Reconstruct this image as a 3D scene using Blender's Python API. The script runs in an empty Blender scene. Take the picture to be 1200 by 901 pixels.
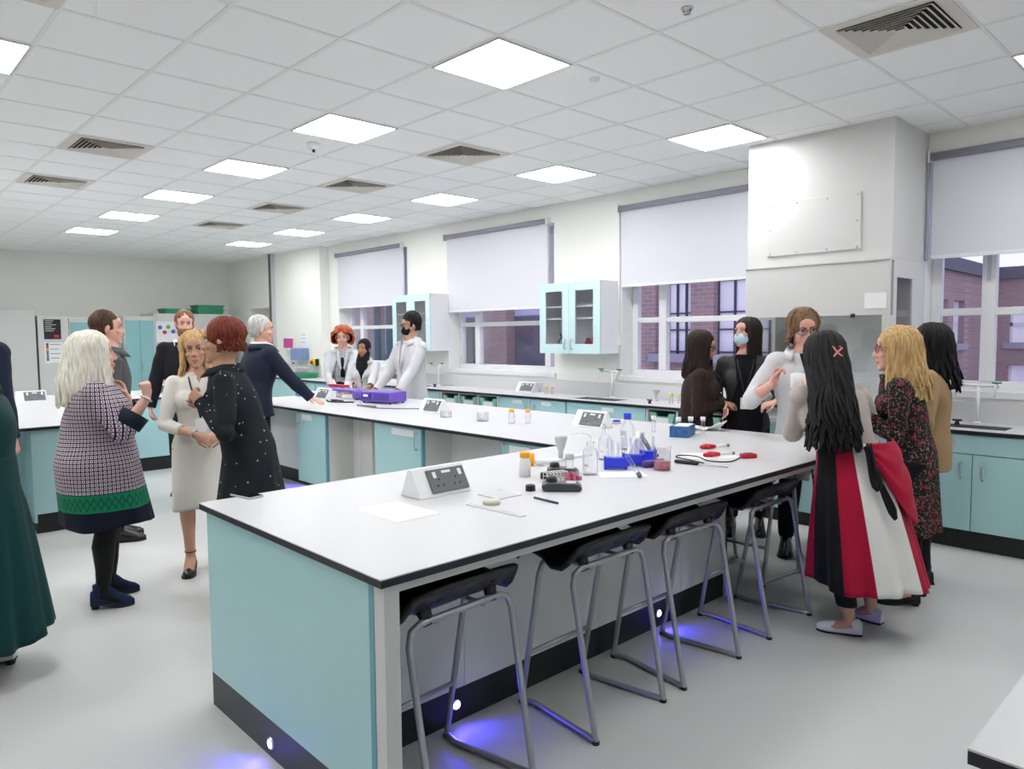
import bpy, math, random
import numpy as np
from mathutils import Vector, Matrix, Euler
random.seed(7)
PI = math.pi
SC = bpy.context.scene
COL = SC.collection
CEIL = 3.2236

# ---------------------------------------------------------------- materials
def _bsdf(m):
    return m.node_tree.nodes['Principled BSDF']
def mat(name, c, rough=.5, metal=0., spec=.5, bump=None, var=None, coat=0., trans=0., ior=1.45, alpha=1., emit=None, sheen=0.):
    m = bpy.data.materials.new(name); m.use_nodes = True
    nt = m.node_tree; b = _bsdf(m); L = nt.links
    b.inputs['Base Color'].default_value = (*c, 1)
    b.inputs['Roughness'].default_value = rough
    b.inputs['Metallic'].default_value = metal
    b.inputs['Specular IOR Level'].default_value = spec
    b.inputs['Coat Weight'].default_value = coat
    b.inputs['Transmission Weight'].default_value = trans
    b.inputs['IOR'].default_value = ior
    b.inputs['Alpha'].default_value = alpha
    b.inputs['Sheen Weight'].default_value = sheen
    if emit:
        b.inputs['Emission Color'].default_value = (*emit[0], 1); b.inputs['Emission Strength'].default_value = emit[1]
    tc = nt.nodes.new('ShaderNodeTexCoord')
    if var:   # (scale, second colour, amount contrast)
        n = nt.nodes.new('ShaderNodeTexNoise'); n.inputs['Scale'].default_value = var[0]; n.inputs['Detail'].default_value = 4
        L.new(tc.outputs['Object'], n.inputs['Vector'])
        r = nt.nodes.new('ShaderNodeValToRGB')
        r.color_ramp.elements[0].position = .5 - var[2]; r.color_ramp.elements[1].position = .5 + var[2]
        r.color_ramp.elements[0].color = (*c, 1); r.color_ramp.elements[1].color = (*var[1], 1)
        L.new(n.outputs['Fac'], r.inputs['Fac']); L.new(r.outputs['Color'], b.inputs['Base Color'])
    if bump:  # (scale, strength, distance)
        n = nt.nodes.new('ShaderNodeTexNoise'); n.inputs['Scale'].default_value = bump[0]; n.inputs['Detail'].default_value = 3
        mp = nt.nodes.new('ShaderNodeMapping')
        if len(bump) > 3: mp.inputs['Scale'].default_value = bump[3]
        L.new(tc.outputs['Object'], mp.inputs['Vector']); L.new(mp.outputs['Vector'], n.inputs['Vector'])
        bp = nt.nodes.new('ShaderNodeBump'); bp.inputs['Strength'].default_value = bump[1]; bp.inputs['Distance'].default_value = bump[2]
        L.new(n.outputs['Fac'], bp.inputs['Height']); L.new(bp.outputs['Normal'], b.inputs['Normal'])
    return m
def glassy(name, tint=(1, 1, 1), refl=.03, rough=.02):
    m = bpy.data.materials.new(name); m.use_nodes = True; nt = m.node_tree
    for n in list(nt.nodes): nt.nodes.remove(n)
    o = nt.nodes.new('ShaderNodeOutputMaterial'); mx = nt.nodes.new('ShaderNodeMixShader')
    t = nt.nodes.new('ShaderNodeBsdfTransparent'); g = nt.nodes.new('ShaderNodeBsdfGlossy')
    lw = nt.nodes.new('ShaderNodeLayerWeight'); lw.inputs['Blend'].default_value = .25
    mt = nt.nodes.new('ShaderNodeMath'); mt.operation = 'MULTIPLY_ADD'; mt.inputs[1].default_value = .35; mt.inputs[2].default_value = refl
    mt.use_clamp = True
    t.inputs['Color'].default_value = (*tint, 1); g.inputs['Roughness'].default_value = rough
    nt.links.new(lw.outputs['Fresnel'], mt.inputs[0]); nt.links.new(mt.outputs[0], mx.inputs[0])
    nt.links.new(t.outputs[0], mx.inputs[1]); nt.links.new(g.outputs[0], mx.inputs[2]); nt.links.new(mx.outputs[0], o.inputs[0])
    return m
class NG:
    """tiny node-graph helper on a principled material"""
    def __init__(s, m): s.m = m; s.nt = m.node_tree; s.b = _bsdf(m); s.tc = s.nt.nodes.new('ShaderNodeTexCoord')
    def math(s, op, a, b=0., c=0.):
        n = s.nt.nodes.new('ShaderNodeMath'); n.operation = op
        for i, v in enumerate((a, b, c)):
            if isinstance(v, (int, float)): n.inputs[i].default_value = v
            else: s.nt.links.new(v, n.inputs[i])
        return n.outputs[0]
    def xyz(s, rot=None, scale=None):
        src = s.tc.outputs['Object']
        if rot is not None or scale is not None:
            mp = s.nt.nodes.new('ShaderNodeMapping')
            if rot is not None: mp.inputs['Rotation'].default_value = rot
            if scale is not None: mp.inputs['Scale'].default_value = scale
            s.nt.links.new(src, mp.inputs['Vector']); src = mp.outputs['Vector']
        n = s.nt.nodes.new('ShaderNodeSeparateXYZ'); s.nt.links.new(src, n.inputs[0]); return n.outputs
    def mix(s, f, a, b):
        n = s.nt.nodes.new('ShaderNodeMix'); n.data_type = 'RGBA'
        if isinstance(f, (int, float)): n.inputs[0].default_value = f
        else: s.nt.links.new(f, n.inputs[0])
        for i, v in ((6, a), (7, b)):
            if isinstance(v, tuple): n.inputs[i].default_value = (*v, 1)
            else: s.nt.links.new(v, n.inputs[i])
        return n.outputs[2]
    def base(s, col): s.nt.links.new(col, s.b.inputs['Base Color'])
    def tex(s, kind, scale, **kw):
        n = s.nt.nodes.new(kind); n.inputs['Scale'].default_value = scale
        for k, v in kw.items(): setattr(n, k, v)
        s.nt.links.new(s.tc.outputs['Object'], n.inputs['Vector']); return n
    def bump(s, h, strength=.3, dist=.01):
        bp = s.nt.nodes.new('ShaderNodeBump'); bp.inputs['Strength'].default_value = strength; bp.inputs['Distance'].default_value = dist
        s.nt.links.new(h, bp.inputs['Height']); s.nt.links.new(bp.outputs['Normal'], s.b.inputs['Normal'])

# ---------------------------------------------------------------- mesh collector
def frame_of(d, ref=None):
    d = d.normalized()
    if ref is None: ref = Vector((0, 0, 1)) if abs(d.z) < .9 else Vector((0, 1, 0))
    x = ref.cross(d)
    if x.length < 1e-5: x = Vector((1, 0, 0)).cross(d)
    x.normalize(); y = d.cross(x).normalized()
    return x, y
class MB:
    def __init__(s): s.v = []; s.f = []; s.mi = []; s.sm = []
    def add(s, vs, fs, mi=0, smooth=False):
        o = len(s.v); s.v.extend([Vector(p) for p in vs])
        for f in fs: s.f.append([i + o for i in f]); s.mi.append(mi); s.sm.append(smooth)
        return s
    def box(s, x0, y0, z0, x1, y1, z1, mi=0):
        x0, x1 = min(x0, x1), max(x0, x1); y0, y1 = min(y0, y1), max(y0, y1); z0, z1 = min(z0, z1), max(z0, z1)
        vs = [(x0,y0,z0),(x1,y0,z0),(x1,y1,z0),(x0,y1,z0),(x0,y0,z1),(x1,y0,z1),(x1,y1,z1),(x0,y1,z1)]
        return s.add(vs, [(0,3,2,1),(4,5,6,7),(0,1,5,4),(1,2,6,5),(2,3,7,6),(3,0,4,7)], mi)
    def obox(s, c, size, rz=0., rx=0., ry=0., mi=0):
        R = Euler((rx, ry, rz)).to_matrix(); h = [q / 2 for q in size]; c = Vector(c)
        vs = [c + R @ Vector((a*h[0], b*h[1], d*h[2])) for a, b, d in
              ((-1,-1,-1),(1,-1,-1),(1,1,-1),(-1,1,-1),(-1,-1,1),(1,-1,1),(1,1,1),(-1,1,1))]
        return s.add(vs, [(0,3,2,1),(4,5,6,7),(0,1,5,4),(1,2,6,5),(2,3,7,6),(3,0,4,7)], mi)
    def prism(s, poly, a, axis='z', t=0.1, mi=0):
        """polygon of 2-D points pushed along axis from a to a+t"""
        def P(p, w):
            return {'z': (p[0], p[1], w), 'y': (p[0], w, p[1]), 'x': (w, p[0], p[1])}[axis]
        n = len(poly); vs = [P(p, a) for p in poly] + [P(p, a + t) for p in poly]
        fs = [tuple(range(n))[::-1], tuple(range(n, 2*n))] + [(i, (i+1) % n, n+(i+1) % n, n+i) for i in range(n)]
        return s.add(vs, fs, mi)
    def tube(s, pts, rad, n=10, mi=0, ref=None, end='flat', smooth=True, closed=False):
        """rad: number or list of number / (rx, ry).  end: flat, round, open"""
        pts = [Vector(p) for p in pts]
        if not isinstance(rad, (list,)): rad = [rad] * len(pts)
        rad = [(r, r) if isinstance(r, (int, float)) else tuple(r) for r in rad]
        if end == 'round' and not closed:
            P, R = [], []
            d0 = (pts[0] - pts[1]).normalized(); d1 = (pts[-1] - pts[-2]).normalized()
            r0 = min(rad[0]); r1 = min(rad[-1])
            for q in (.999, .87, .5): P.append(pts[0] + d0*r0*q); k = math.sqrt(1 - q*q) + .02; R.append((rad[0][0]*k, rad[0][1]*k))
            P += pts; R += rad
            for q in (.5, .87, .999): P.append(pts[-1] + d1*r1*q); k = math.sqrt(1 - q*q) + .02; R.append((rad[-1][0]*k, rad[-1][1]*k))
            pts, rad = P, R
        m = len(pts); vs = []; px = None
        for i, p in enumerate(pts):
            if closed: d = pts[(i+1) % m] - pts[i-1]
            else: d = pts[min(i+1, m-1)] - pts[max(i-1, 0)]
            if d.length < 1e-7: d = Vector((0, 0, 1))
            if px is None or ref is not None:
                x, y = frame_of(d, ref)
            else:
                dn = d.normalized(); x = px - dn * px.dot(dn)
                if x.length < 1e-4: x, y = frame_of(d)
                else: x.normalize(); y = dn.cross(x)
            px = x
            for k in range(n):
                a = 2*PI*k/n; vs.append(p + x*(math.cos(a)*rad[i][0]) + y*(math.sin(a)*rad[i][1]))
        fs = []
        for i in range(m if closed else m-1):
            j = (i+1) % m
            for k in range(n):
                fs.append((i*n+k, i*n+(k+1) % n, j*n+(k+1) % n, j*n+k))
        if end != 'open' and not closed:
            fs.append(tuple(range(n))[::-1]); fs.append(tuple(range((m-1)*n, m*n)))
        return s.add(vs, fs, mi, smooth)
    def cyl(s, a, b, r, r2=None, n=20, mi=0, smooth=True):
        return s.tube([a, b], [r, r if r2 is None else r2], n, mi, smooth=smooth)
    def lathe(s, c, prof, n=24, mi=0, axis=None, smooth=True):
        """prof: list of (radius, height) from c along axis"""
        ax = Vector(axis or (0, 0, 1)).normalized(); x, y = frame_of(ax); c = Vector(c); vs = []; fs = []
        for r, h in prof:
            for k in range(n): a = 2*PI*k/n; vs.append(c + ax*h + (x*math.cos(a) + y*math.sin(a))*max(r, 1e-5))
        for i in range(len(prof)-1):
            for k in range(n): fs.append((i*n+k, i*n+(k+1) % n, (i+1)*n+(k+1) % n, (i+1)*n+k))
        return s.add(vs, fs, mi, smooth)
    def ell(s, c, r, R=None, n=16, m=10, mi=0):
        c = Vector(c); vs = []; fs = []
        for i in range(m+1):
            t = PI*i/m
            for k in range(n):
                a = 2*PI*k/n; p = Vector((math.sin(t)*math.cos(a)*r[0], math.sin(t)*math.sin(a)*r[1], math.cos(t)*r[2]))
                if i in (0, m): p += Vector((math.cos(a), math.sin(a), 0))*1e-5
                vs.append(c + (R @ p if R else p))
        for i in range(m):
            for k in range(n): fs.append((i*n+k, (i+1)*n+k, (i+1)*n+(k+1) % n, i*n+(k+1) % n))
        fs.append(tuple(range(n))); fs.append(tuple(range(m*n, (m+1)*n))[::-1])
        return s.add(vs, fs, mi, True)
    def grid(s, rows, mi=0, smooth=True, close=False, flip=False):
        nr = len(rows); nc = len(rows[0]); vs = [p for r in rows for p in r]; fs = []
        for i in range(nr-1):
            for k in range(nc if close else nc-1):
                f = (i*nc+k, i*nc+(k+1) % nc, (i+1)*nc+(k+1) % nc, (i+1)*nc+k)
                fs.append(f[::-1] if flip else f)
        return s.add(vs, fs, mi, smooth)
    def mesh(s, name, off=Vector((0, 0, 0))):
        me = bpy.data.meshes.new(name)
        me.from_pydata([p - off for p in s.v], [], s.f)
        me.polygons.foreach_set('material_index', s.mi); me.polygons.foreach_set('use_smooth', s.sm)
        me.update(); return me
    def build(s, name, mats, parent=None, bevel=0., solid=0., loc=None, subsurf=0):
        """vertices are given in world space (or, under a parent at the origin, in its frame)"""
        off = Vector((0, 0, 0))
        if parent is not None: off = Vector(parent.get('_o', (0, 0, 0)))
        elif loc is not None: off = Vector(loc)
        me = s.mesh(name, off)
        for m in (mats if isinstance(mats, (list, tuple)) else [mats]): me.materials.append(m)
        o = bpy.data.objects.new(name, me); COL.objects.link(o)
        if parent is not None: o.parent = parent; o['_o'] = tuple(off)
        else: o.location = off; o['_o'] = tuple(off)
        if solid: q = o.modifiers.new('thick', 'SOLIDIFY'); q.thickness = solid; q.offset = 0
        if subsurf: q = o.modifiers.new('sub', 'SUBSURF'); q.levels = q.render_levels = subsurf
        if bevel: q = o.modifiers.new('bev', 'BEVEL'); q.width = bevel; q.segments = 2; q.limit_method = 'ANGLE'; q.angle_limit = .7
        return o
def tag(o, label, cat, group=None, kind=None):
    o['label'] = label; o['category'] = cat
    if group: o['group'] = group
    if kind: o['kind'] = kind
    return o
def thing(name, label, cat, loc=(0, 0, 0), group=None):
    o = bpy.data.objects.new(name, None); COL.objects.link(o); o.location = loc; o['_o'] = tuple(loc)
    o.empty_display_size = .1
    return tag(o, label, cat, group)
def struct(o):
    o['kind'] = 'structure'; return o
def dup(o, loc=None, rz=None, label=None, parent=None):
    c = o.copy(); COL.objects.link(c)
    if parent is not None: c.parent = parent
    if loc is not None: c.location = loc
    if rz is not None: c.rotation_euler = (0, 0, rz)
    if label: c['label'] = label
    for ch in [q for q in bpy.data.objects if q.parent == o]: dup(ch, parent=c)
    return c
def spline(pts, k=6):
    """catmull-rom through points of any dimension"""
    P = [np.array(p, float) for p in pts]; P = [2*P[0]-P[1]] + P + [2*P[-1]-P[-2]]; out = []
    for i in range(1, len(P)-2):
        for j in range(k):
            t = j/k; a, b, c, d = P[i-1:i+3]
            out.append(.5*((2*b) + (-a+c)*t + (2*a-5*b+4*c-d)*t*t + (-a+3*b-3*c+d)*t**3))
    out.append(P[-2]); return out

# ---------------------------------------------------------------- palette
M = {}
M['wall'] = mat('wall_paint', (.84, .84, .80), .75, bump=(60, .05, .002))
M['white'] = mat('white_paint', (.63, .63, .62), .45)
M['upvc'] = mat('white_window_plastic', (.78, .78, .80), .35)
M['ceil'] = mat('ceiling_tile', (.93, .935, .93), .9, bump=(160, .12, .002))
M['tbar'] = mat('ceiling_bar', (.84, .85, .84), .5)
M['beige'] = mat('vent_beige', (.70, .66, .60), .5)
M['dark'] = mat('vent_shade_black', (.03, .03, .035), .8)
M['panel'] = mat('lamp_diffuser', (.9, .9, .9), .5, emit=((1, 1, 1), 19.))
M['teal'] = mat('teal_laminate', (.40, .63, .66), .38, var=(3, (.42, .65, .68), .3))
M['tealdark'] = mat('teal_edge', (.13, .34, .40), .4)
M['cream'] = mat('cream_laminate', (.74, .74, .73), .5)
M['top'] = mat('white_worktop', (.63, .63, .645), .32, spec=.4)
M['edge'] = mat('black_edge', (.012, .012, .02), .4)
M['kick'] = mat('black_plinth', (.018, .019, .02), .55)
M['kickgrey'] = mat('grey_plinth', (.05, .055, .06), .5)
M['steel'] = mat('brushed_steel', (.62, .62, .64), .3, metal=1)
M['frame'] = mat('grey_stool_tube', (.42, .43, .46), .35, metal=.6)
M['black'] = mat('black_plastic', (.012, .012, .013), .38)
M['blackm'] = mat('black_matt', (.02, .02, .022), .7)
M['grey'] = mat('grey_plastic', (.13, .14, .15), .45)
M['charcoal'] = mat('charcoal_plastic', (.045, .05, .055), .4)
M['lgrey'] = mat('light_grey_plastic', (.5, .51, .54), .5)
M['wplast'] = mat('white_plastic', (.82, .82, .83), .35)
M['paper'] = mat('white_paper', (.85, .85, .86), .7)
M['orange'] = mat('orange_plastic', (.95, .42, .02), .4)
M['yellow'] = mat('yellow_plastic', (.85, .65, .02), .4)
M['red'] = mat('red_plastic', (.50, .012, .03), .35)
M['blue'] = mat('blue_plastic', (.03, .05, .75), .35)
M['bluebox'] = mat('blue_carton', (.015, .07, .22), .5, var=(40, (.04, .16, .38), .15))
M['purple'] = mat('purple_plastic', (.16, .09, .50), .35)
M['purpled'] = mat('dark_purple_plastic', (.07, .04, .25), .35)
M['pink'] = mat('pink_liquid', (.75, .15, .28), .3)
M['magenta'] = mat('magenta_plastic', (.55, .06, .28), .3)
M['redliq'] = mat('red_liquid', (.50, .0, .04), .3)
M['green'] = mat('green_tray', (.05, .33, .18), .4)
M['mint'] = mat('mint_tray', (.28, .58, .46), .4)
M['tapgreen'] = mat('tap_green', (.0, .28, .12), .4)
M['bluegrey'] = mat('blue_dispenser', (.22, .30, .52), .4)
M['glass'] = glassy('clear_glass')
M['labglass'] = glassy('lab_glass', (.985, .99, .995), .03)
M['pane'] = glassy('window_glass', (.97, .97, .99), .02)
M['fumeglass'] = glassy('sash_glass', (.95, .965, .96), .06)
M['cloudy'] = glassy('cloudy_plastic', (.96, .96, .975), .05, .3)
M['blind'] = mat('blind_fabric', (.70, .70, .76), .85)
M['tube'] = mat('blind_tube', (.30, .30, .36), .4)
M['led'] = mat('blue_lamp_lens', (.5, .5, 1), .3, emit=((.25, .20, 1.), 30))
M['screen'] = mat('phone_screen', (.01, .01, .012), .08)
# ================================================================ the room
XL, XR, YN, YW = -15.75, 2.6, -4.2, 6.65
def floor_mat():
    m = mat('vinyl_floor', (.57, .57, .56), .42, spec=.35); g = NG(m)
    n = g.tex('ShaderNodeTexNoise', 420); n.inputs['Detail'].default_value = 2
    n2 = g.tex('ShaderNodeTexNoise', 1.3)
    c = g.mix(g.math('GREATER_THAN', n.outputs['Fac'], .6), (.59, .59, .58), (.51, .515, .52))
    c = g.mix(g.math('MULTIPLY', n2.outputs['Fac'], .25), c, (.63, .63, .62)); g.base(c); return m
b = MB(); b.box(XL, YN, -.1, XR, YW + .3, 0); struct(b.build('floor', floor_mat()))
# ceiling: tiles plus the metal T bars between them, one surface
b = MB(); b.box(XL, YN, CEIL, XR, YW + .3, CEIL + .1)
ox, oy = -2.972, 2.734
for i in range(-9, 22):
    x = ox - .6*i
    if XL < x < XR: b.box(x - .012, YN, CEIL - .004, x + .012, YW, CEIL, 1)
for j in range(-12, 7):
    y = oy + .6*j
    if YN < y < YW: b.box(XL, y - .012, CEIL - .0045, XR, y + .012, CEIL, 1)
struct(b.build('ceiling', [M['ceil'], M['tbar']]))
# far, near and side walls
b = MB(); b.box(XL - .15, YN, 0, XL, 6.48, CEIL); struct(b.build('wall_far', M['wall']))
b = MB(); b.box(XL - .15, YN - .15, 0, XR + .15, YN, CEIL); struct(b.build('wall_near', M['wall']))
b = MB(); b.box(XR, YN, 0, XR + .15, YW + .3, CEIL); struct(b.build('wall_right', M['wall']))
# window wall with four openings, and the thicker part with the doorway at its far end
WIN = [(-11.42, -9.36), (-8.36, -6.25), (-5.20, -3.10), (-2.07, .02)]
ZS, ZT = 1.14, 3.0
b = MB(); W2 = YW + .32
xs = [-11.75] + [q for w in WIN for q in w] + [XR]
for i in range(0, len(xs), 2): b.box(xs[i], YW, 0, xs[i+1], W2, CEIL)
for x0, x1 in WIN: b.box(x0, YW, 0, x1, W2, ZS); b.box(x0, YW, ZT, x1, W2, CEIL)
struct(b.build('wall_window', M['wall']))
b = MB(); Y1 = 6.48
b.box(-13.60, Y1, 0, -11.75, W2, CEIL); b.box(XL - .15, Y1, 0, -14.66, W2, CEIL); b.box(-14.66, Y1, 2.21, -13.60, W2, CEIL)
struct(b.build('wall_doorway', M['wall']))
b = MB(); b.box(-14.66, 6.86, 0, -14.18, 6.9, 2.21, 0); b.box(-14.18, 6.84, 0, -14.05, 6.9, 2.21, 1); b.box(-14.05, 6.86, 0, -13.6, 6.9, 2.21, 2)
struct(b.build('door_1', [M['wall'], M['blackm'], mat('olive_noticeboard', (.10, .16, .03), .8)]))
b = MB(); b.box(-13.60, 6.40, 0, -13.50, 6.48, CEIL, 0); b.box(-13.585, 6.385, 0, -13.56, 6.40, CEIL, 1); b.box(-13.54, 6.385, 0, -13.515, 6.40, CEIL, 1)
struct(b.build('trim_1', [M['lgrey'], M['grey']]))
# wall skirting rail above the worktop (splash boards)
b = MB(); b.box(-13.5, 6.462, .9, -11.8, 6.48, 1.12); struct(b.build('trim_2', M['white']))

# windows: white frames, mullions, glass
BL = [2.11, 1.955, 2.15, 2.21]
blabel = ['white roller blind above the farthest window behind the red-haired student',
          'white roller blind drawn half down beside the glass-fronted cupboard',
          'white roller blind touching the boxed-in white duct',
          'lavender-white roller blind on the window right of the fume cupboard']
for i, (x0, x1) in enumerate(WIN):
    f = MB(); Yf = YW + .20; d = .07; w = .075
    f.box(x0, Yf, ZS, x1, Yf + d, ZS + w); f.box(x0, Yf, ZT - w, x1, Yf + d, ZT)
    f.box(x0, Yf, ZS + w, x0 + w, Yf + d, ZT - w); f.box(x1 - w, Yf, ZS + w, x1, Yf + d, ZT - w)
    ml, mr = x0 + .42, x1 - .30
    for xm in (ml, mr): f.box(xm - .05, Yf - .01, ZS + w, xm + .05, Yf + d, ZT - w)
    f.box(x0 + w, Yf + .003, 1.75, x1 - w, Yf + d - .002, 1.81)
    root = struct(f.build('window_%d' % (i+1), M['upvc'], bevel=.006, loc=((x0+x1)/2, Yf, ZS)))
    s = MB()
    for a, c in ((x0 + w, ml - .05), (ml + .05, mr - .05), (mr + .05, x1 - w)):
        for z0, z1 in ((ZS + w, 1.75), (1.81, ZT - w)): s.box(a - .005, Yf + .03, z0 - .005, c + .005, Yf + .036, z1 + .005)
    s.build('window_pane', M['pane'], root)
    s = MB(); s.box(x0 - .03, YW - .03, ZS - .045, x1 + .03, YW - .001, ZS + .006); s.box(x0 + .002, YW - .001, ZS + .001, x1 - .002, Yf, ZS + .006); s.build('window_sill', M['upvc'], root, bevel=.005)
    if i == 3:
        s = MB(); s.box(ml - .012, Yf - .03, 2.02, ml + .012, Yf - .01, 2.3); s.build('window_handle', M['lgrey'], root)
    # blind
    t = thing('roller_blind', blabel[i], 'blind', ((x0+x1)/2, YW - .03, BL[i]), 'roller blinds along the window wall')
    xa, xb = x0 - .01, x1 - .085
    if i == 3: xa += .05; xb = x1
    s = MB(); s.cyl((xa, YW - .035, 3.03), (xb, YW - .035, 3.03), .032, n=16); s.build('blind_roller', M['tube'], t)
    s = MB()
    for xe in (xa - .008, xb + .008): s.box(xe - .008, YW - .07, 2.985, xe + .008, YW, 3.075)
    s.build('bracket', M['wplast'], t)
    s = MB(); s.box(xa + .01, YW - .012, BL[i] + .02, xb - .01, YW - .009, 3.02); s.build('blind_fabric', M['blind'], t)
    s = MB(); s.box(xa + .01, YW - .018, BL[i], xb - .01, YW - .004, BL[i] + .03); s.build('bottom_bar', M['wplast'], t, bevel=.003)
    s = MB(); s.tube([(xb + .03, YW - .03, 3.0), (xb + .03, YW - .03, 2.2)], .004, 6); s.build('pull_cord', M['wplast'], t)

# boxed-in white duct over the fume cupboard
FX0, FX1, FY = -3.24, -2.06, 5.90
b = MB(); b.box(FX0, FY, 2.185, FX1, YW, CEIL)
o = struct(b.build('wall_duct', M['white']))
s = MB(); s.box(-3.055, FY - .012, 2.265, -2.29, FY, 2.705)
p = s.build('access_panel', M['white'], o, bevel=.003)
s = MB()
for x in (-3.03, -2.80, -2.55, -2.315):
    for z in (2.285, 2.685): s.lathe((x, FY - .012, z), [(.0, .004), (.008, .004), (.009, 0)], 10, axis=(0, -1, 0))
for x in (-3.03, -2.315): s.lathe((x, FY - .012, 2.485), [(.0, .004), (.008, .004), (.009, 0)], 10, axis=(0, -1, 0))
s.build('screw', M['lgrey'], p)
s = MB(); s.box(-2.058, 6.60, 2.2, -2.040, YW, 2.99); struct(s.build('trim_3', M['tube']))

# ceiling lamps, vents, detectors
def lamp(a, bb, lab):
    x, y = ox - .6*a - .3, oy + .6*bb + .3
    t = thing('ceiling_light', lab, 'ceiling light', (x, y, CEIL - .012), 'square ceiling light panels')
    s = MB(); h = .2975
    for q in ((-h, -h, h, -h + .014), (-h, h - .014, h, h), (-h, -h + .014, -h + .014, h - .014), (h - .014, -h + .014, h, h - .014)):
        s.box(x + q[0], y + q[1], CEIL - .012, x + q[2], y + q[3], CEIL)
    s.build('frame', M['white'], t)
    s = MB(); s.box(x - h + .014, y - h + .014, CEIL - .007, x + h - .014, y + h - .014, CEIL - .003); s.build('diffuser', M['panel'], t)
ordn = ['nearest', 'second', 'third', 'fourth', 'fifth', 'farthest']
for k in range(6):
    lamp(3*k, 0, ('largest square ceiling light panel, top centre of the room' if k == 0 else
         '%s square ceiling light panel in the middle row running to the far wall' % ordn[k]))
    lamp(3*k, 4, '%s square ceiling light panel in the row beside the window wall' % ordn[k])
lamp(3, -4, 'square ceiling light panel cut off by the left edge of the photo')
lamp(-4, 4, 'square ceiling light panel at the right edge above the blind')
for a, bb in ((-3, -1), (-6, 1), (0, -5), (6, -4), (9, -4), (12, -4), (15, -4), (-1, -9), (5, -8), (10, -8)):
    lamp(a, bb, 'square ceiling light panel outside the picture frame')
def vent(a, bb, lab):
    x, y = ox - .6*a - .3, oy + .6*bb + .3
    t = thing('ceiling_vent', lab, 'air vent', (x, y, CEIL - .02), 'square louvred ceiling vents')
    s = MB(); h = .2975; hi = .235
    s.box(x - h, y - h, CEIL - .010, x + h, y - hi, CEIL); s.box(x - h, y + hi, CEIL - .010, x + h, y + h, CEIL)
    s.box(x - h, y - hi, CEIL - .010, x - hi, y + hi, CEIL); s.box(x + hi, y - hi, CEIL - .010, x + h, y + hi, CEIL)
    s.build('frame', M['beige'], t)
    s = MB(); s.box(x - hi, y - hi, CEIL - .003, x + hi, y + hi, CEIL - .001); s.build('shade_backing', M['dark'], t)  # flat black sheet painted as shade behind the louvres, no hollow there
    s = MB()
    for k in range(7):
        ro = .232 - k*.031; ri = ro - .022
        V4 = lambda r, z: [(x - r, y - r, z), (x + r, y - r, z), (x + r, y + r, z), (x - r, y + r, z)]
        vs = V4(ro, CEIL - .020) + V4(ri, CEIL - .004)
        s.add(vs, [(i, (i+1) % 4, 4 + (i+1) % 4, 4 + i) for i in range(4)])
    s.build('louvre', M['beige'], t, solid=.002)
vent(-3, 2, 'large louvred square ceiling vent at top right')
vent(3, 2, 'louvred ceiling vent between the middle and window light rows, near the centre')
vent(6, 2, 'louvred ceiling vent just beyond the smoke detector')
vent(9, 2, 'small louvred ceiling vent, third back along the middle of the ceiling')
vent(12, 2, 'small louvred ceiling vent nearest the far wall corner')
vent(6, -2, 'louvred ceiling vent on the left side above the platinum-haired woman')
vent(9, -2, 'louvred ceiling vent at the left edge, farther than its neighbour')
vent(1, -4, 'louvred ceiling vent cut off by the top left corner')
s = MB(); x, y, _ = (-5.62, 3.07, 0)
t = thing('smoke_detector', 'white round smoke detector below the second ceiling light', 'smoke detector', (x, y, CEIL - .05))
s.lathe((x, y, CEIL), [(0, 0), (.055, 0), (.055, -.02), (.05, -.035), (.03, -.05), (0, -.052)], 24, smooth=False); s.build('body', M['wplast'], t)
s = MB(); s.lathe((x, y, CEIL - .05), [(.012, 0), (.012, -.022), (0, -.025)], 10); s.build('sensor', M['blackm'], t)
s = MB(); s.lathe((-3.05, 3.62, CEIL), [(0, -.018), (.03, -.016), (.034, 0)], 20); tag(s.build('ceiling_sensor', M['wplast'], loc=(-3.05, 3.62, CEIL - .02)), 'small flat white disc sensor right of the largest light', 'sensor')
t = thing('sprinkler_head', 'small metal sprinkler head at the top edge of the ceiling', 'sprinkler', (-2.1, 3.2, CEIL - .03))
s = MB(); s.lathe((-2.1, 3.2, CEIL), [(0, 0), (.03, 0), (.03, -.008), (.01, -.012), (.008, -.025), (.02, -.026), (.02, -.03), (0, -.03)], 16); s.build('body', M['steel'], t)
s = MB(); s.tube([(-2.1 + .02, 3.2, CEIL - .01), (-2.1 + .012, 3.2, CEIL - .03), (-2.1 - .012, 3.2, CEIL - .03), (-2.1 - .02, 3.2, CEIL - .01)], .003, 6); s.build('bracket', M['blackm'], t)

# ================================================================ outdoors
def brick(name, c1, c2, mortar, sc=1.):
    m = mat(name, c1, .9); g = NG(m); mp = g.nt.nodes.new('ShaderNodeMapping'); mp.inputs['Rotation'].default_value = (PI/2, 0, 0)
    g.nt.links.new(g.tc.outputs['Object'], mp.inputs['Vector'])
    t = g.nt.nodes.new('ShaderNodeTexBrick'); t.inputs['Scale'].default_value = sc
    t.inputs['Brick Width'].default_value = .23; t.inputs['Row Height'].default_value = .08; t.inputs['Mortar Size'].default_value = .008
    t.inputs['Color1'].default_value = (*c1, 1); t.inputs['Color2'].default_value = (*c2, 1); t.inputs['Mortar'].default_value = (*mortar, 1)
    g.nt.links.new(mp.outputs['Vector'], t.inputs['Vector']); g.nt.links.new(t.outputs['Color'], g.b.inputs['Base Color']); return m
M['brick'] = brick('red_brick', (.38, .25, .26), (.30, .20, .215), (.40, .33, .34))
M['brickf'] = brick('far_brick', (.38, .25, .26), (.31, .21, .225), (.36, .3, .31))
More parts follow.
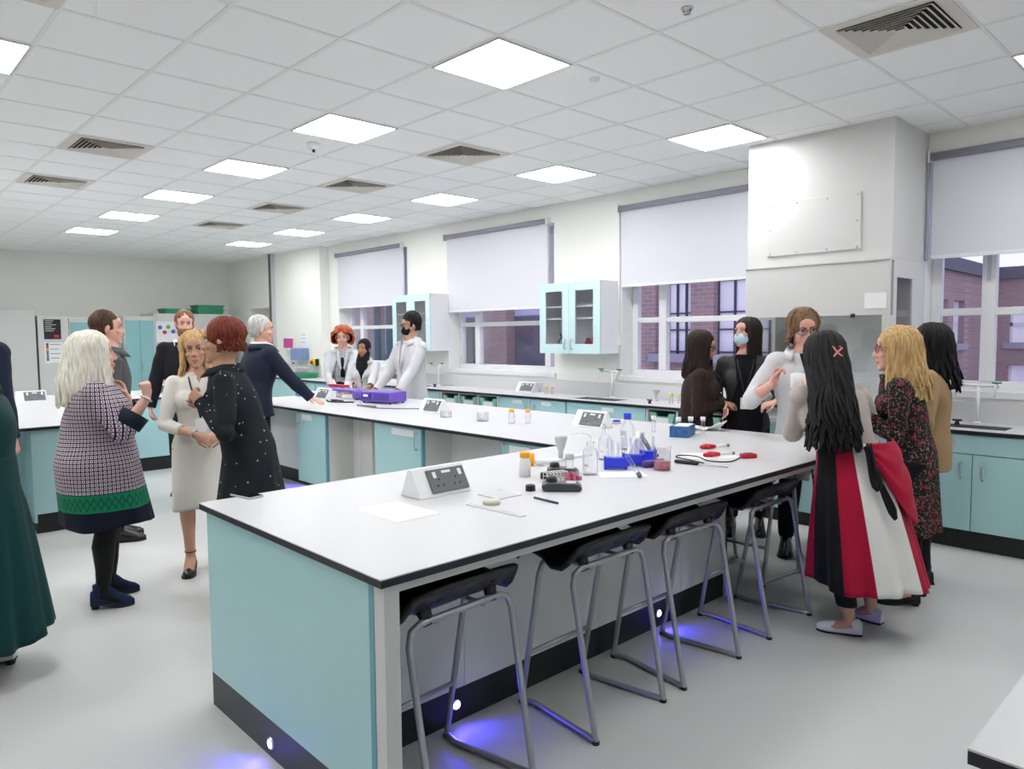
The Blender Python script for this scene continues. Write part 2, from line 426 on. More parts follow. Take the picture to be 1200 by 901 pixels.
M['curtain'] = mat('glowing_lavender_curtain', (.82, .81, .86), .8, emit=((.62, .60, .85), .16), bump=(5, .5, .05, (1, 1, .05)))  # faint emission added so the curtains look softly lit
M['metalwin'] = mat('dark_window_metal', (.04, .04, .10), .5)
M['stone'] = mat('ledge_stone', (.36, .35, .44), .8)
M['slate'] = mat('dark_slate', (.11, .11, .15), .8)
# wing across the yard: brick piers between tall metal windows
t = thing('brick_building', 'brick wing with tall metal-framed curtained windows outside the middle windows', 'building', (-10, 12, -4))
Yb = 12.0
b = MB()
for x0, x1 in ((-11.2, -8.55), (-7.75, -7.26), (-5.9, -5.5)): b.box(x0, Yb, -4, x1, Yb + .4, 6)
b.build('pier', M['brick'], t)
b = MB(); b.box(-8.55, Yb + .02, -4, -5.9, Yb + .4, 1.08); b.build('wall_below_windows', M['brick'], t)
b = MB(); b.box(-8.65, Yb - .1, 1.08, -5.5, Yb + .1, 1.24); b.build('ledge', M['stone'], t)
for x0, x1 in ((-8.55, -7.75), (-7.26, -5.9)):
    b = MB(); b.box(x0, Yb + .20, 1.0, x1, Yb + .24, 6); w = b.build('window', M['curtain'], t)
    b = MB(); n = 4
    for k in range(n + 1): xx = x0 + (x1 - x0)*k/n; b.box(xx - .016, Yb + .15, 1.0, xx + .016, Yb + .2, 6)
    for z in (1.28, 1.70, 2.02, 2.6, 3.3, 4.0, 4.7): b.box(x0, Yb + .155, z - .014, x1, Yb + .195, z + .014)
    b.build('glazing_bars', M['metalwin'], w)
# low dark plant building outside the second window
t = thing('flat_roofed_annex', 'dark flat-roofed annex with a pale pitched roof seen through the second window', 'building', (-20, 17, -4))
b = MB(); b.box(-27, 17, -4, -15.0, 19, 2.25); b.build('wall', M['slate'], t)
b = MB()
for k in range(5): b.box(-26, 16.8 - k*.25, .42 - k*.16, -15.2, 16.98 - k*.25, .5 - k*.16)
b.build('ledge', M['stone'], t)
b = MB(); b.add([(-27, 17, 2.25), (-15, 17, 2.25), (-15, 23, 5.2), (-27, 23, 5.2)], [(0, 1, 2, 3)]); b.build('roof', mat('pale_roof', (.34, .34, .50), .6), t, solid=.1)
b = MB(); b.box(-19.0, 16.6, -4, -17.8, 17.0, 3.3); b.build('chimney', M['brick'], t)
t = thing('distant_brick_block', 'dark brick block with pipes seen through the farthest window', 'building', (-25, 14, -4))
b = MB(); b.box(-30, 14.0, -4, -21.5, 15, 4.5); b.box(-20.6, 14, -4, -19.3, 14.6, 2.2); b.build('wall', M['brick'], t)
b = MB()
for x in (-20.9, -20.2): b.cyl((x, 13.6, -4), (x, 13.6, 5), .12, n=12)
b.tube([(-20.9, 13.6, 3.4), (-19.2, 13.6, 2.3)], .06, 8); b.build('pipe', M['metalwin'], t)
b = MB(); b.box(-21.5, 14.3, 1.0, -20.6, 14.35, 3.0); b.build('window', M['curtain'], t)
# brick wings beyond the right-hand window
t = thing('brick_courtyard_wings', 'two red-brick courtyard wings with sash windows outside the right window', 'building', (-4, 24, -4))
def facade(p0, p1, ztop, wins, name):
    """vertical wall from p0 to p1 with recessed sash windows; wins: (u0,u1,z0,z1) metres along the wall"""
    p0 = Vector((*p0, 0)); p1 = Vector((*p1, 0)); u = (p1 - p0).normalized(); n = Vector((u.y, -u.x, 0)); Lw = (p1 - p0).length
    us = sorted({0, Lw, *[q for w in wins for q in w[:2]]}); zs = sorted({-4, ztop, *[q for w in wins for q in w[2:]]})
    b = MB()
    def quad(u0, u1, z0, z1, d=0.): return [p0 + u*u0 - n*d + Vector((0, 0, z0)), p0 + u*u1 - n*d + Vector((0, 0, z0)), p0 + u*u1 - n*d + Vector((0, 0, z1)), p0 + u*u0 - n*d + Vector((0, 0, z1))]
    for i in range(len(us)-1):
        for j in range(len(zs)-1):
            um, zm = (us[i]+us[i+1])/2, (zs[j]+zs[j+1])/2
            if any(w[0] < um < w[1] and w[2] < zm < w[3] for w in wins): continue
            b.add(quad(us[i], us[i+1], zs[j], zs[j+1]), [(0, 1, 2, 3)])
    for w in wins:
        f, k = quad(*w), quad(*w, .25)
        b.add(f + k, [(i, (i+1) % 4, 4 + (i+1) % 4, 4 + i) for i in range(4)])
    b.build(name, M['brickf'], t, solid=.05)
    b = MB(); c0 = quad(-.2, Lw + .2, ztop, ztop + .35, -.15); c1 = quad(-.2, Lw + .2, ztop, ztop + .35, .3)
    b.add(c0 + c1, [(0,1,2,3), (4,7,6,5), (0,4,5,1), (3,2,6,7)]); b.build('coping', M['slate'], t)
    for w in wins:
        b = MB(); b.add(quad(*w, .2), [(0, 1, 2, 3)]); o = b.build('window', M['curtain'], t)
        s = MB(); zc = (w[2]+w[3])/2; uc = (w[0]+w[1])/2
        for q in ((w[0], w[1], zc - .05, zc + .05), (uc - .03, uc + .03, w[2], w[3]), (w[0], w[0] + .08, w[2], w[3]), (w[1] - .08, w[1], w[2], w[3])):
            a = quad(*q, .12); a2 = quad(*q, .19); s.add(a + a2, [(0,1,2,3), (0,4,5,1), (3,2,6,7), (1,5,6,2), (0,3,7,4)])
        s.build('sash_frame', M['upvc'], o)
        s = MB(); a = quad(w[0] - .1, w[1] + .1, w[2] - .16, w[2], -.12); a2 = quad(w[0] - .1, w[1] + .1, w[2] - .16, w[2], .1)
        s.add(a + a2, [(0,1,2,3), (3,2,6,7), (0,4,5,1), (1,5,6,2), (0,3,7,4)]); s.build('sill', M['stone'], o)

facade((-5.8, 14), (-6.19, 26), 3.2, [(6.25, 7.2, 1.3, 2.47), (7.75, 8.85, 1.3, 2.47), (10.9, 11.75, 1.3, 2.55), (6.35, 7.25, -1.3, .5), (7.9, 8.9, -1.3, .5), (10.95, 11.75, -1.3, .6)], 'left_wing_wall')
facade((-6.19, 26), (5, 26), 3.2, [(.46, 2.3, 1.27, 2.4), (3.4, 5.2, 1.27, 2.4), (.46, 2.3, -1.2, .62), (3.4, 5.2, -1.2, .62)], 'right_wing_wall')
b = MB(); b.box(-40, 7, -4.2, 20, 40, -4); struct(b.build('courtyard_ground', M['stone']))
# ================================================================ benches
ZT_ = .9; TH = .028
def worktop(name, polys, parent):
    """white top with a black edge band under a thin white skin"""
    b = MB()
    for x0, y0, x1, y1 in polys:
        b.box(x0, y0, ZT_ - TH, x1, y1, ZT_ - .004, 1); b.box(x0 + .002, y0 + .002, ZT_ - .004, x1 - .002, y1 - .002, ZT_, 0)
    return b.build(name, [M['top'], M['edge']], parent)
def lshape(name, pts, parent):
    b = MB(); b.prism(pts, ZT_ - TH, 'z', TH - .004, 1)
    b.prism(pts, ZT_ - .004, 'z', .004, 0)
    return b.build(name, [M['top'], M['edge']], parent)
def pull(parent, x, y, z, axis='x', L=.12, vert=True, out=-1, name='handle'):
    """bow handle; out = direction it sticks out along the face normal axis"""
    b = MB(); d = .028*out
    pts = [(0, -L/2), (1, -L/2), (1.1, -L/2 + .01), (1.1, L/2 - .01), (1, L/2), (0, L/2)]
    P = []
    for o_, l_ in pts:
        if axis == 'y': P.append((x, y + d*o_, z + l_) if vert else (x + l_, y + d*o_, z))
        else: P.append((x + d*o_, y, z + l_) if vert else (x + d*o_, y + l_, z))
    b.tube(P, .0055, 8); return b.build(name, M['steel'], parent)
AX0, AX1, AY0, BY0, BY1, BX0 = -3.22, -1.80, 1.165, 3.47, 4.93, -8.35
# ---- near L-shaped island
t = thing('lab_bench', 'long white-topped L-shaped laboratory bench with teal end panels nearest the camera', 'lab bench', ((AX0+AX1)/2, (AY0+BY1)/2, 0))
lshape('worktop', [(AX0, AY0), (AX1, AY0), (AX1, BY1), (BX0, BY1), (BX0, BY0), (AX0, BY0)], t)
b = MB(); b.box(AX0 + .03, AY0 + .02, .15, AX1 - .075, AY0 + .045, ZT_ - TH, 0); b.box(AX1 - .10, AY0 + .019, .15, AX1 - .072, AY0 + .046, ZT_ - TH, 1)
b.build('end_panel', [M['teal'], M['tealdark']], t)
b = MB(); b.box(AX0 + .03, AY0 + .021, 0, AX1 - .08, AY0 + .05, .15); b.build('end_plinth', M['kickgrey'], t)
b = MB(); b.box(AX1 - .072, AY0 + .02, 0, AX1 - .015, AY0 + .075, ZT_ - TH)   # upright of the frame
b.box(AX1 - .072, AY0 + .075, ZT_ - TH - .036, AX1 - .03, BY1 - .05, ZT_ - TH)
b.box(AX1 - .072, BY1 - .09, 0, AX1 - .015, BY1 - .035, ZT_ - TH)
b.build('frame', M['white'], t, bevel=.002)
XPn = -2.31  # knee-space back panel
YE = 4.0
b = MB(); b.box(XPn - .02, AY0 + .045, .15, XPn, YE, ZT_ - TH)
for y in (1.9, 2.75, 3.5): b.box(XPn - .002, y - .003, .15, XPn + .003, y + .003, ZT_ - TH)
b.build('back_panel', M['cream'], t)
b = MB(); b.box(XPn - .03, AY0 + .06, 0, XPn - .012, YE, .15); pl = b.build('plinth', M['kick'], t)
b = MB(); b.box(XPn - .6, YE - .02, 0, XPn, YE, ZT_ - TH); b.build('knee_end_panel', M['cream'], t)
# cabinet side of arm A (hidden from the camera, seen from a step aside)
b = MB(); b.box(AX0 + .03, AY0 + .045, .15, AX0 + .05, BY0 + .1, ZT_ - TH); b.build('cabinet_side', M['teal'], t)
b = MB(); b.box(AX0 + .06, AY0 + .06, 0, AX0 + .08, BY0 + .1, .15); b.build('cabinet_plinth', M['kick'], t)
# arm B, front face
yb = BY0 + .03
b = MB(); b.box(BX0 + .02, yb + .30, .15, AX0 + .03, yb + .32, ZT_ - TH); b.build('back_panel', M['cream'], t)
b = MB(); b.box(BX0 + .02, yb + .315, 0, AX0 + .05, yb + .33, .15); b.build('plinth', M['kick'], t)
b = MB(); b.box(BX0 + .02, BY1 - .05, .15, XPn - .6, BY1 - .03, ZT_ - TH); b.build('rear_panel', M['teal'], t)
b = MB(); b.box(BX0 + .02, BY1 - .1, 0, XPn - .6, BY1 - .08, .15); b.build('rear_plinth', M['kick'], t)
b = MB(); b.box(BX0 + .02, yb, 0, BX0 + .04, BY1 - .03, ZT_ - TH); b.build('end_panel', M['teal'], t)
for i, (x0, x1, hl) in enumerate(((-6.89, -6.31, 0), (-5.46, -4.76, 1), (-3.83, -3.24, 0))):
    b = MB(); b.box(x0, yb + .02, .15, x0 + .018, yb + .31, ZT_ - TH, 0); b.box(x1 - .018, yb + .03, .15, x1, yb + .31, ZT_ - TH, 0); b.box(x1 - .018, yb + .001, .15, x1, yb + .03, ZT_ - TH, 1); b.box(x0, yb + .05, .14, x1, yb + .30, .16, 0)
    u = b.build('cabinet', [M['cream'], M['tealdark']], t)
    b = MB(); b.box(x0 + .002, yb, .16, x1 - .02, yb + .018, ZT_ - TH - .006); dr = b.build('door', M['teal'], t, bevel=.001)
    pull(dr, x0 + .05 if not hl else x1 - .07, yb, .76 if hl else .80, 'y', .13 if hl else .1)
    b = MB()
    if hl: b.box(x0 + .27, yb - .003, .79, x1 - .12, yb, .845)
    else: b.box(x0 + .1, yb - .003, .79, x0 + .3, yb, .845)
    b.build('name_label', M['paper'], dr)
    b = MB(); b.box(x0 + .06, yb + .06, 0, x1 - .06, yb + .08, .15); b.build('plinth', M['kick'], t)
for x in (-6.13, -4.05): b = MB(); b.box(x, yb + .26, .15, x + .22, yb + .30, ZT_ - TH); b.build('service_panel', M['white'], t)
# blue plinth lights
def led(x, y, z, ax, lab):
    q = thing('plinth_light', lab, 'plinth light', (x, y, z), 'small round blue plinth lights')
    b = MB(); a = Vector(ax); b.lathe(Vector((x, y, z)), [(.024, -.004), (.024, .004), (.019, .006)], 20, axis=ax); b.build('bezel', M['steel'], q)
    b = MB(); b.lathe(Vector((x, y, z)), [(.018, 0), (.016, .007), (0, .009)], 20, axis=ax); b.build('lens', M['led'], q)
    l = bpy.data.lights.new('plinth_lamp', 'SPOT'); l.energy = 3.2; l.color = (.045, .035, 1); l.spot_size = 2.7; l.spot_blend = .6; l.shadow_soft_size = .02
    o = bpy.data.objects.new('plinth_lamp', l); COL.objects.link(o); o.location = Vector((x, y, z)) + a*.03
    o.rotation_euler = a.to_track_quat('-Z', 'Y').to_euler(); o.parent = q; o.location = a*.03
PLF = XPn - .011
led(PLF, 1.86, .075, (1, 0, 0), 'glowing blue plinth light beside the nearest stool')
led(PLF, 3.30, .075, (1, 0, 0), 'glowing blue plinth light behind the third stool')
led(-2.62, AY0 + .020, .055, (0, -1, 0), 'glowing blue plinth light on the bench end below the teal panel')
led(-7.35, yb + .314, .09, (0, -1, 0), 'glowing blue plinth light under the bench by the grey-haired man')

# ---- left island
t = thing('lab_bench', 'L-shaped teal laboratory bench on the left, behind the platinum-haired woman', 'lab bench', (-9, 1.4, 0))
lshape('worktop', [(-7.0, .3), (-7.0, 2.02), (-9.45, 2.02), (-9.45, 3.75), (-10.9, 3.75), (-10.9, .3)], t)
b = MB(); b.box(-7.05, 1.24, .17, -7.03, 1.98, ZT_ - TH); b.build('end_panel', M['teal'], t)
b = MB(); b.box(-7.35, .32, .17, -7.33, 1.24, ZT_ - TH, 0); b.box(-7.35, 1.22, .1, -7.03, 1.24, ZT_ - TH, 0); b.build('recess_panel', M['teal'], t)
b = MB(); b.box(-7.10, 1.24, 0, -7.08, 1.95, .17); b.box(-9.52, 2.02, 0, -9.50, 3.68, .17); b.box(-9.5, 1.93, 0, -7.1, 1.95, .17); b.build('plinth', M['kick'], t)
b = MB(); b.box(-9.48, 1.97, .17, -7.03, 1.99, ZT_ - TH); b.box(-9.49, 1.99, .17, -9.47, 3.72, ZT_ - TH); b.box(-10.88, 3.70, 0, -9.47, 3.72, ZT_ - TH); b.build('cabinet_side', M['teal'], t)
b = MB(); b.box(-10.88, .32, 0, -10.86, 3.72, ZT_ - TH); b.box(-10.88, .32, 0, -7.35, .34, ZT_ - TH); b.build('rear_panel', M['teal'], t)

# ---- corner of a third bench, bottom right
t = thing('lab_bench', 'white-topped bench of which only a corner shows at the bottom right', 'lab bench', (.5, .7, 0))
b = MB(); b.prism([(-.345, 1.42), (-.345, .2), (1.3, .2), (1.3, 1.95)], 0, 'z', .01)
lshape('worktop', [(-.345, 1.4), (-.345, 3.2), (1.2, 3.2), (1.2, 1.4)], t)
b = MB(); b.box(-.26, 1.47, .15, 1.12, 1.49, ZT_ - TH); b.box(-.28, 1.47, .15, -.26, 3.13, ZT_ - TH); b.box(1.12, 1.47, .15, 1.14, 3.13, ZT_ - TH); b.box(-.28, 3.12, .15, 1.14, 3.14, ZT_ - TH); b.build('cabinet_side', M['teal'], t)
b = MB(); b.box(-.22, 1.54, 0, 1.06, 3.06, .15); b.build('plinth', M['kick'], t)

# ---- wall run under the windows: worktop, then each unit
CY = 6.09
t = thing('worktop_run', 'long white worktop along the window wall left of the fume cupboard', 'worktop', (-7, 6.4, .9))
def top_with_hole(x0, y0, x1, y1, holes, parent, name='worktop_surface'):
    b = MB(); cx = x0
    for hx0, hy0, hx1, hy1 in holes + [(x1, 0, x1, 0)]:
        for za, zb, mi in ((ZT_ - TH, ZT_ - .004, 1), (ZT_ - .004, ZT_, 0)):
            if hx0 > cx: b.box(cx, y0, za, hx0, y1, zb, mi)
            if hx1 > hx0: b.box(hx0, y0, za, hx1, hy0, zb, mi); b.box(hx0, hy1, za, hx1, y1, zb, mi)
        cx = hx1
    return b.build(name, [M['top'], M['edge']], parent)
SINKS = [(-8.98, 6.20, -8.42, 6.46), (-5.55, 6.20, -4.95, 6.46)]
top_with_hole(-9.9, CY - .02, FX0, YW, SINKS, t)
b = MB(); b.box(-9.9, YW - .018, .9, FX0, YW, 1.06); b.build('upstand', M['top'], t)
def sink(x0, y0, x1, y1, lab):
    q = thing('lab_sink', lab, 'sink', ((x0+x1)/2, (y0+y1)/2, .9 - .2), 'dark sinks sunk into the wall worktops')
    b = MB(); z0 = .70; zt = .892
    b.box(x0, y0, z0, x1, y1, z0 + .008); b.box(x0, y0, z0, x0 + .008, y1, zt); b.box(x1 - .008, y0, z0, x1, y1, zt); b.box(x0, y0, z0, x1, y0 + .008, zt); b.box(x0, y1 - .008, z0, x1, y1, zt)
    b.build('bowl', M['grey'], q); b = MB(); b.lathe(((x0+x1)/2, (y0+y1)/2, z0 + .008), [(.03, 0), (.03, .004), (.02, .002), (0, .002)], 16); b.build('drain', M['steel'], q)
def labtap(x, y, lab, dirs=(-.13, .13)):
    q = thing('lab_tap', lab, 'tap', (x, y, .9), 'white laboratory taps with green handles')
    b = MB(); b.lathe((x, y, .9), [(0, 0), (.028, 0), (.028, .012), (.014, .02)], 16); b.tube([(x, y, .91), (x, y, 1.2)], .012, 10)
    b.tube([(x - .14, y, 1.2), (x + .14, y, 1.2)], .013, 10)
    b.build('column', M['wplast'], q)
    for s in dirs:
        b = MB(); b.tube([(x + s, y, 1.2), (x + s, y - .06, 1.21), (x + s, y - .09, 1.18), (x + s, y - .09, 1.12)], .009, 8); sp = b.build('spout', M['wplast'], q)
        b = MB()
        for k in range(4): a = k*PI/2 + .4; b.tube([(x + s, y - .035, 1.225), (x + s + .026*math.cos(a), y - .035 + .026*math.sin(a), 1.228)], .008, 6, end='round')
        b.lathe((x + s, y - .035, 1.205), [(.008, 0), (.010, .02), (0, .03)], 10)
        b.build('tap_handle', M['tapgreen'], q)
sink(*SINKS[0], 'dark sink in the wall worktop behind the tall masked student'); labtap(-8.42, 6.5, 'lab tap with green handles beside the tall masked student')
sink(*SINKS[1], 'dark sink in the wall worktop below the near glass-fronted wall cupboard'); labtap(-5.22, 6.5, 'lab tap with green handles between the wall cupboard and third window')
def label(parent, x, z, w=.16, h=.045, y=None, a='paper', ax='y'):
    b = MB(); yy = (CY if y is None else y)
    b.box(x - w/2, yy - .003, z - h/2, x + w/2, yy, z + h/2); b.build('name_label', M[a], parent)
def base_unit(x0, x1, kind, lab, cat='cabinet'):
    q = thing('base_cabinet' if kind != 'trays' else 'tray_unit', lab, cat, ((x0+x1)/2, 6.35, 0), 'base units under the wall worktop')
    z0, z1 = .15, ZT_ - TH; body = M['tealdark'] if kind != 'trays' else M['white']
    b = MB(); g = .018
    b.box(x0, CY + .02, z0, x0 + g, YW - .02, z1); b.box(x1 - g, CY + .02, z0, x1, YW - .02, z1); b.box(x0 + g, CY + .02, z0, x1 - g, YW - .02, z0 + g)
    b.box(x0 + g, YW - .04, z0 + g, x1 - g, YW - .02, z1)
    b.build('carcass', M['cream'] if kind != 'trays' else M['white'], q)
    b = MB(); b.box(x0, CY + .06, 0, x1, CY + .08, z0); b.build('plinth', M['kick'], q)
    e = .003
    if kind == 'doors':
        xm = (x0+x1)/2
        for s, (a, c) in enumerate(((x0, xm), (xm, x1))):
            b = MB(); b.box(a + e, CY, z0 + .005, c - e, CY + .018, z1 - .006); d = b.build('door', M['teal'], q, bevel=.001)
            pull(d, xm + (-.07 if s == 0 else .07), CY, .74, 'y'); label(d, (a+c)/2 + (-.02 if s else .05), .82)
    elif kind == 'sink':
        b = MB(); b.box(x0 + e, CY, .735, x1 - e, CY + .018, z1 - .006); d = b.build('fascia', M['teal'], q, bevel=.001)
        label(d, (x0+x1)/2 + .05, .815)
        xm = (x0+x1)/2
        for s, (a, c) in enumerate(((x0, xm), (xm, x1))):
            b = MB(); b.box(a + e, CY, z0 + .005, c - e, CY + .018, .73); d = b.build('door', M['teal'], q, bevel=.001)
            pull(d, xm + (-.07 if s == 0 else .07), CY, .63, 'y')
    else:
        n = kind_n = max(1, round((x1 - x0)/.36)); w = (x1 - x0)/n
        b = MB()
        for k in range(n + 1): b.box(x0 + k*w - .012, CY, z0, x0 + k*w + .012, YW - .02, z1)
        b.box(x0, CY, z1 - .015, x1, CY + .02, z1); b.build('upright', M['white'], q)
        for k in range(n):
            for r in range(4):
                xa, xb, zt = x0 + k*w + .03, x0 + (k+1)*w - .03, z1 - .045 - r*.165
                b = MB()
                b.prism([(xa + .03, zt - .12), (xb - .03, zt - .12), (xb - .01, zt - .02), (xb, zt - .02), (xb, zt), (xb - .07, zt), (xb - .085, zt - .035), (xa + .085, zt - .035), (xa + .07, zt), (xa, zt), (xa, zt - .02), (xa + .01, zt - .02)], CY + .01, 'y', .03)
                b.box(xa + .02, CY + .03, zt - .12, xb - .02, YW - .08, zt - .11); b.box(xa + .01, CY + .03, zt - .11, xa + .016, YW - .08, zt); b.box(xb - .016, CY + .03, zt - .11, xb - .01, YW - .08, zt)
                tr = b.build('tray', M['mint'], q)
                if r < 2: s = MB(); s.box(xa + .075, CY + .004, zt - .095, xb - .075, CY + .01, zt - .045); s.build('tray_label', M['paper'], tr)
base_unit(-9.4, -8.92, 'doors', 'teal base cabinet behind the tall masked student, left of the sink unit')
base_unit(-8.92, -7.86, 'sink', 'teal sink base unit just left of the green tray unit')
base_unit(-7.84, -6.70, 'trays', 'white open unit holding three columns of mint green trays, under the second window', 'tray unit')
base_unit(-6.68, -5.56, 'doors', 'teal two-door base cabinet between the tray unit and the near sink')
base_unit(-5.54, -4.46, 'sink', 'teal sink base unit below the near wall cupboard')
base_unit(-4.44, -3.36, 'trays', 'white open unit of mint trays partly behind the dark-haired woman in brown', 'tray unit')

# ---- right-hand run
t = thing('worktop_run', 'white worktop under the right-hand window, right of the fume cupboard', 'worktop', (.2, 6.4, .9))
top_with_hole(FX1 + .02, CY - .04, XR, YW, [(-1.90, 6.19, -1.36, 6.44)], t)
b = MB(); b.box(FX1 + .02, YW - .018, .9, XR, YW, 1.06); b.build('upstand', M['top'], t)
sink(-1.90, 6.19, -1.36, 6.44, 'dark sink in the worktop under the right-hand window'); labtap(-1.62, 6.52, 'tall white swan-neck lab tap with green handles under the right window')
CYo = CY; CY = 6.07
def right_unit(x0, x1, lab):
    q = thing('base_cabinet', lab, 'cabinet', ((x0+x1)/2, 6.35, 0), 'base units under the right-hand worktop'); z0, z1 = .15, ZT_ - TH; e = .003
    b = MB(); b.box(x0, CY + .02, z0, x1, YW - .01, .68); b.box(x0, CY + .02, .68, x0 + .02, YW - .01, z1); b.box(x1 - .02, CY + .02, .68, x1, YW - .01, z1); b.build('carcass', M['tealdark'], q)
    b = MB(); b.box(x0, CY + .07, 0, x1, CY + .09, z0); b.build('plinth', M['kick'], q)
    b = MB(); b.box(x0 + e, CY, .725, x1 - e, CY + .018, z1 - .008); d = b.build('fascia', M['teal'], q, bevel=.001); label(d, x0 + .3, .80, .2, .06, a='lgrey')
    xm = (x0+x1)/2
    for s, (a, c) in enumerate(((x0, xm), (xm, x1))):
        b = MB(); b.box(a + e, CY, z0 + .005, c - e, CY + .018, .718); d = b.build('door', M['teal'], q, bevel=.001)
        pull(d, xm + (-.07 if s == 0 else .07), CY, .60, 'y')
right_unit(FX1 + .02, -1.02, 'teal sink cabinet with two doors at the right edge beneath the tap')
right_unit(-1.0, .1, 'teal cabinet beyond the right edge of the photo'); right_unit(.12, 1.3, 'teal cabinet farther beyond the right edge of the photo')
CY = CYo

# ---- bench in the far corner under the dispensers
t = thing('corner_bench', 'small teal corner bench carrying a green tray under the hand dispensers', 'bench', (-11.4, 6.2, 0))
worktop('worktop', [(-11.75, 5.93, -9.9, YW)], t)
worktop('worktop', [(-13.45, 5.98, -11.75, 6.48)], t)
b = MB(); b.box(-13.4, 6.0, .15, -9.92, 6.45, ZT_ - TH); b.build('carcass', M['teal'], t)
b = MB(); b.box(-13.4, 6.05, 0, -9.92, 6.4, .15); b.build('plinth', M['kick'], t)
for x0 in (-11.65, -11.1, -10.55):
    b = MB(); b.box(x0, 5.975, .2, x0 + .53, 5.995, .85); d = b.build('door', M['teal'], t); pull(d, x0 + .3, 5.97, .76, 'y')

# ---- wall cupboards with glass doors
def wall_cupboard(x0, x1, lab):
    q = thing('wall_cupboard', lab, 'wall cupboard', ((x0+x1)/2, 6.47, 1.405), 'glass-fronted wall cupboards')
    Y0, z0, z1 = 6.30, 1.405, 2.225; g = .018
    b = MB(); b.box(x0, Y0 + .02, z0, x0 + g, YW, z1); b.box(x1 - g, Y0 + .02, z0, x1, YW, z1); b.box(x0 + g, Y0 + .02, z0, x1 - g, YW, z0 + g); b.box(x0 + g, Y0 + .02, z1 - g, x1 - g, YW, z1); b.box(x0 + g, YW - .01, z0, x1 - g, YW, z1)
    b.build('carcass', M['wplast'], q)
    for z in (1.80, 1.94): b = MB(); b.box(x0 + g, Y0 + .05, z, x1 - g, YW - .01, z + .018); b.build('shelf', M['wplast'], q)
    xm = (x0+x1)/2
    for s, (a, c) in enumerate(((x0, xm), (xm, x1))):
        b = MB(); e = .002; w = .10
        b.box(a + e, Y0, z0, c - e, Y0 + .018, z0 + .11); b.box(a + e, Y0, z1 - .10, c - e, Y0 + .018, z1)
        b.box(a + e, Y0, z0 + .11, a + w, Y0 + .018, z1 - .10); b.box(c - w, Y0, z0 + .11, c - e, Y0 + .018, z1 - .10)
        d = b.build('door', M['cupteal'], q)
        b = MB(); b.box(a + w, Y0 + .008, z0 + .11, c - w, Y0 + .011, z1 - .10); b.build('glass_pane', M['pane'], d)
        pull(d, xm + (-.05 if s == 0 else .05), Y0, 1.51, 'y', .1)
    return q
M['cupteal'] = mat('pale_teal_laminate', (.60, .79, .82), .4)
wall_cupboard(-6.165, -5.23, 'pale teal wall cupboard with two glass doors, nearer of the two')
wall_cupboard(-9.27, -8.34, 'pale teal glass-doored wall cupboard behind the tall masked student')
def model(x, y, z, kind, lab):
    b = MB()
    if kind == 'disc': b.ell((x, y, z + .10), (.055, .035, .10), n=16); b.ell((x + .02, y - .02, z + .09), (.03, .03, .06), mi=1); b.box(x - .05, y - .03, z, x + .05, y + .03, z + .01, 1)
    elif kind == 'wing': b.prism([(x - .07, z), (x + .06, z), (x + .07, z + .11), (x + .02, z + .16), (x - .02, z + .07)], y, 'y', .05, 0)
    else:
        b.tube([(x, y, z), (x + .02, y, z + .06), (x - .03, y, z + .11), (x + .03, y, z + .17), (x, y, z + .21)], .012, 8); b.box(x - .04, y - .03, z, x + .05, y + .03, z + .012)
    tag(b.build('anatomy_model', [M['redmodel'], M['pinkmodel']] if kind != 'coil' else [M['grey']], loc=(x, y, z)), lab, 'model')
M['redmodel'] = mat('red_model', (.45, .06, .10), .5); M['pinkmodel'] = mat('pink_model', (.75, .45, .42), .5)
model(-5.42, 6.45, 1.424, 'disc', 'oval red teaching model in the right door of the near wall cupboard')
model(-5.60, 6.48, 1.424, 'wing', 'wedge-shaped pink-brown teaching model on the cupboard floor, left of the oval one')
model(-5.98, 6.46, 1.424, 'coil', 'small dark wire model on the floor of the near wall cupboard')
model(-5.86, 6.46, 1.959, 'coil', 'dark twisted wire model on the top shelf of the near wall cupboard')

# ---- fume cupboard
t = thing('fume_cupboard', 'white fume cupboard with a glass sash beneath the boxed-in duct', 'fume cupboard', ((FX0+FX1)/2, 6.25, 0))
b = MB(); b.box(FX0, FY - .03, 1.75, FX1 - .0, FY, 2.165); b.box(FX0, FY - .04, 2.165, FX1, FY, 2.18); b.build('front_fascia', M['white'], t, bevel=.002)
b = MB(); b.box(FX0, FY, 2.165, FX1, YW, 2.184); b.build('roof_panel', M['white'], t)
for x in (FX0, FX1 - .05): b = MB(); b.box(x, FY - .03, .9, x + .05, FY + .05, 1.75); b.build('sash_jamb', M['white'], t)
for x, nm in ((FX0, 'side_panel'), (FX1 - .03, 'side_panel')):
    b = MB(); b.box(x, FY + .05, .9, x + .03, 6.02, 2.165); b.box(x, 6.36, .9, x + .03, YW, 2.165); b.box(x, 6.02, .9, x + .03, 6.36, 1.05); b.box(x, 6.02, 2.04, x + .03, 6.36, 2.165)
    sp = b.build(nm, M['white'], t); b = MB(); b.box(x + .012, 6.02, 1.05, x + .018, 6.36, 2.04); b.build('side_glass', M['fumeglass'], sp)
b = MB(); b.box(-2.98, 6.52, .9, FX1 - .03, 6.54, 2.165); b.build('back_baffle', M['wplast'], t)
b = MB(); b.box(FX0 + .05, FY - .005, 1.30, FX1 - .05, FY + .001, 1.75); sa = b.build('sash', M['fumeglass'], t)
b = MB(); b.box(FX0 + .05, FY - .02, 1.275, FX1 - .05, FY + .008, 1.305); b.build('sash_rail', M['lgrey'], sa)
b = MB(); b.box(-2.34, FY - .04, 1.735, -2.31, FY - .03, 1.765); b.build('catch', M['black'], t)
b = MB(); b.box(-2.24, FY - .034, 1.80, -2.08, FY - .031, 1.92); b.build('notice', M['paper'], t)
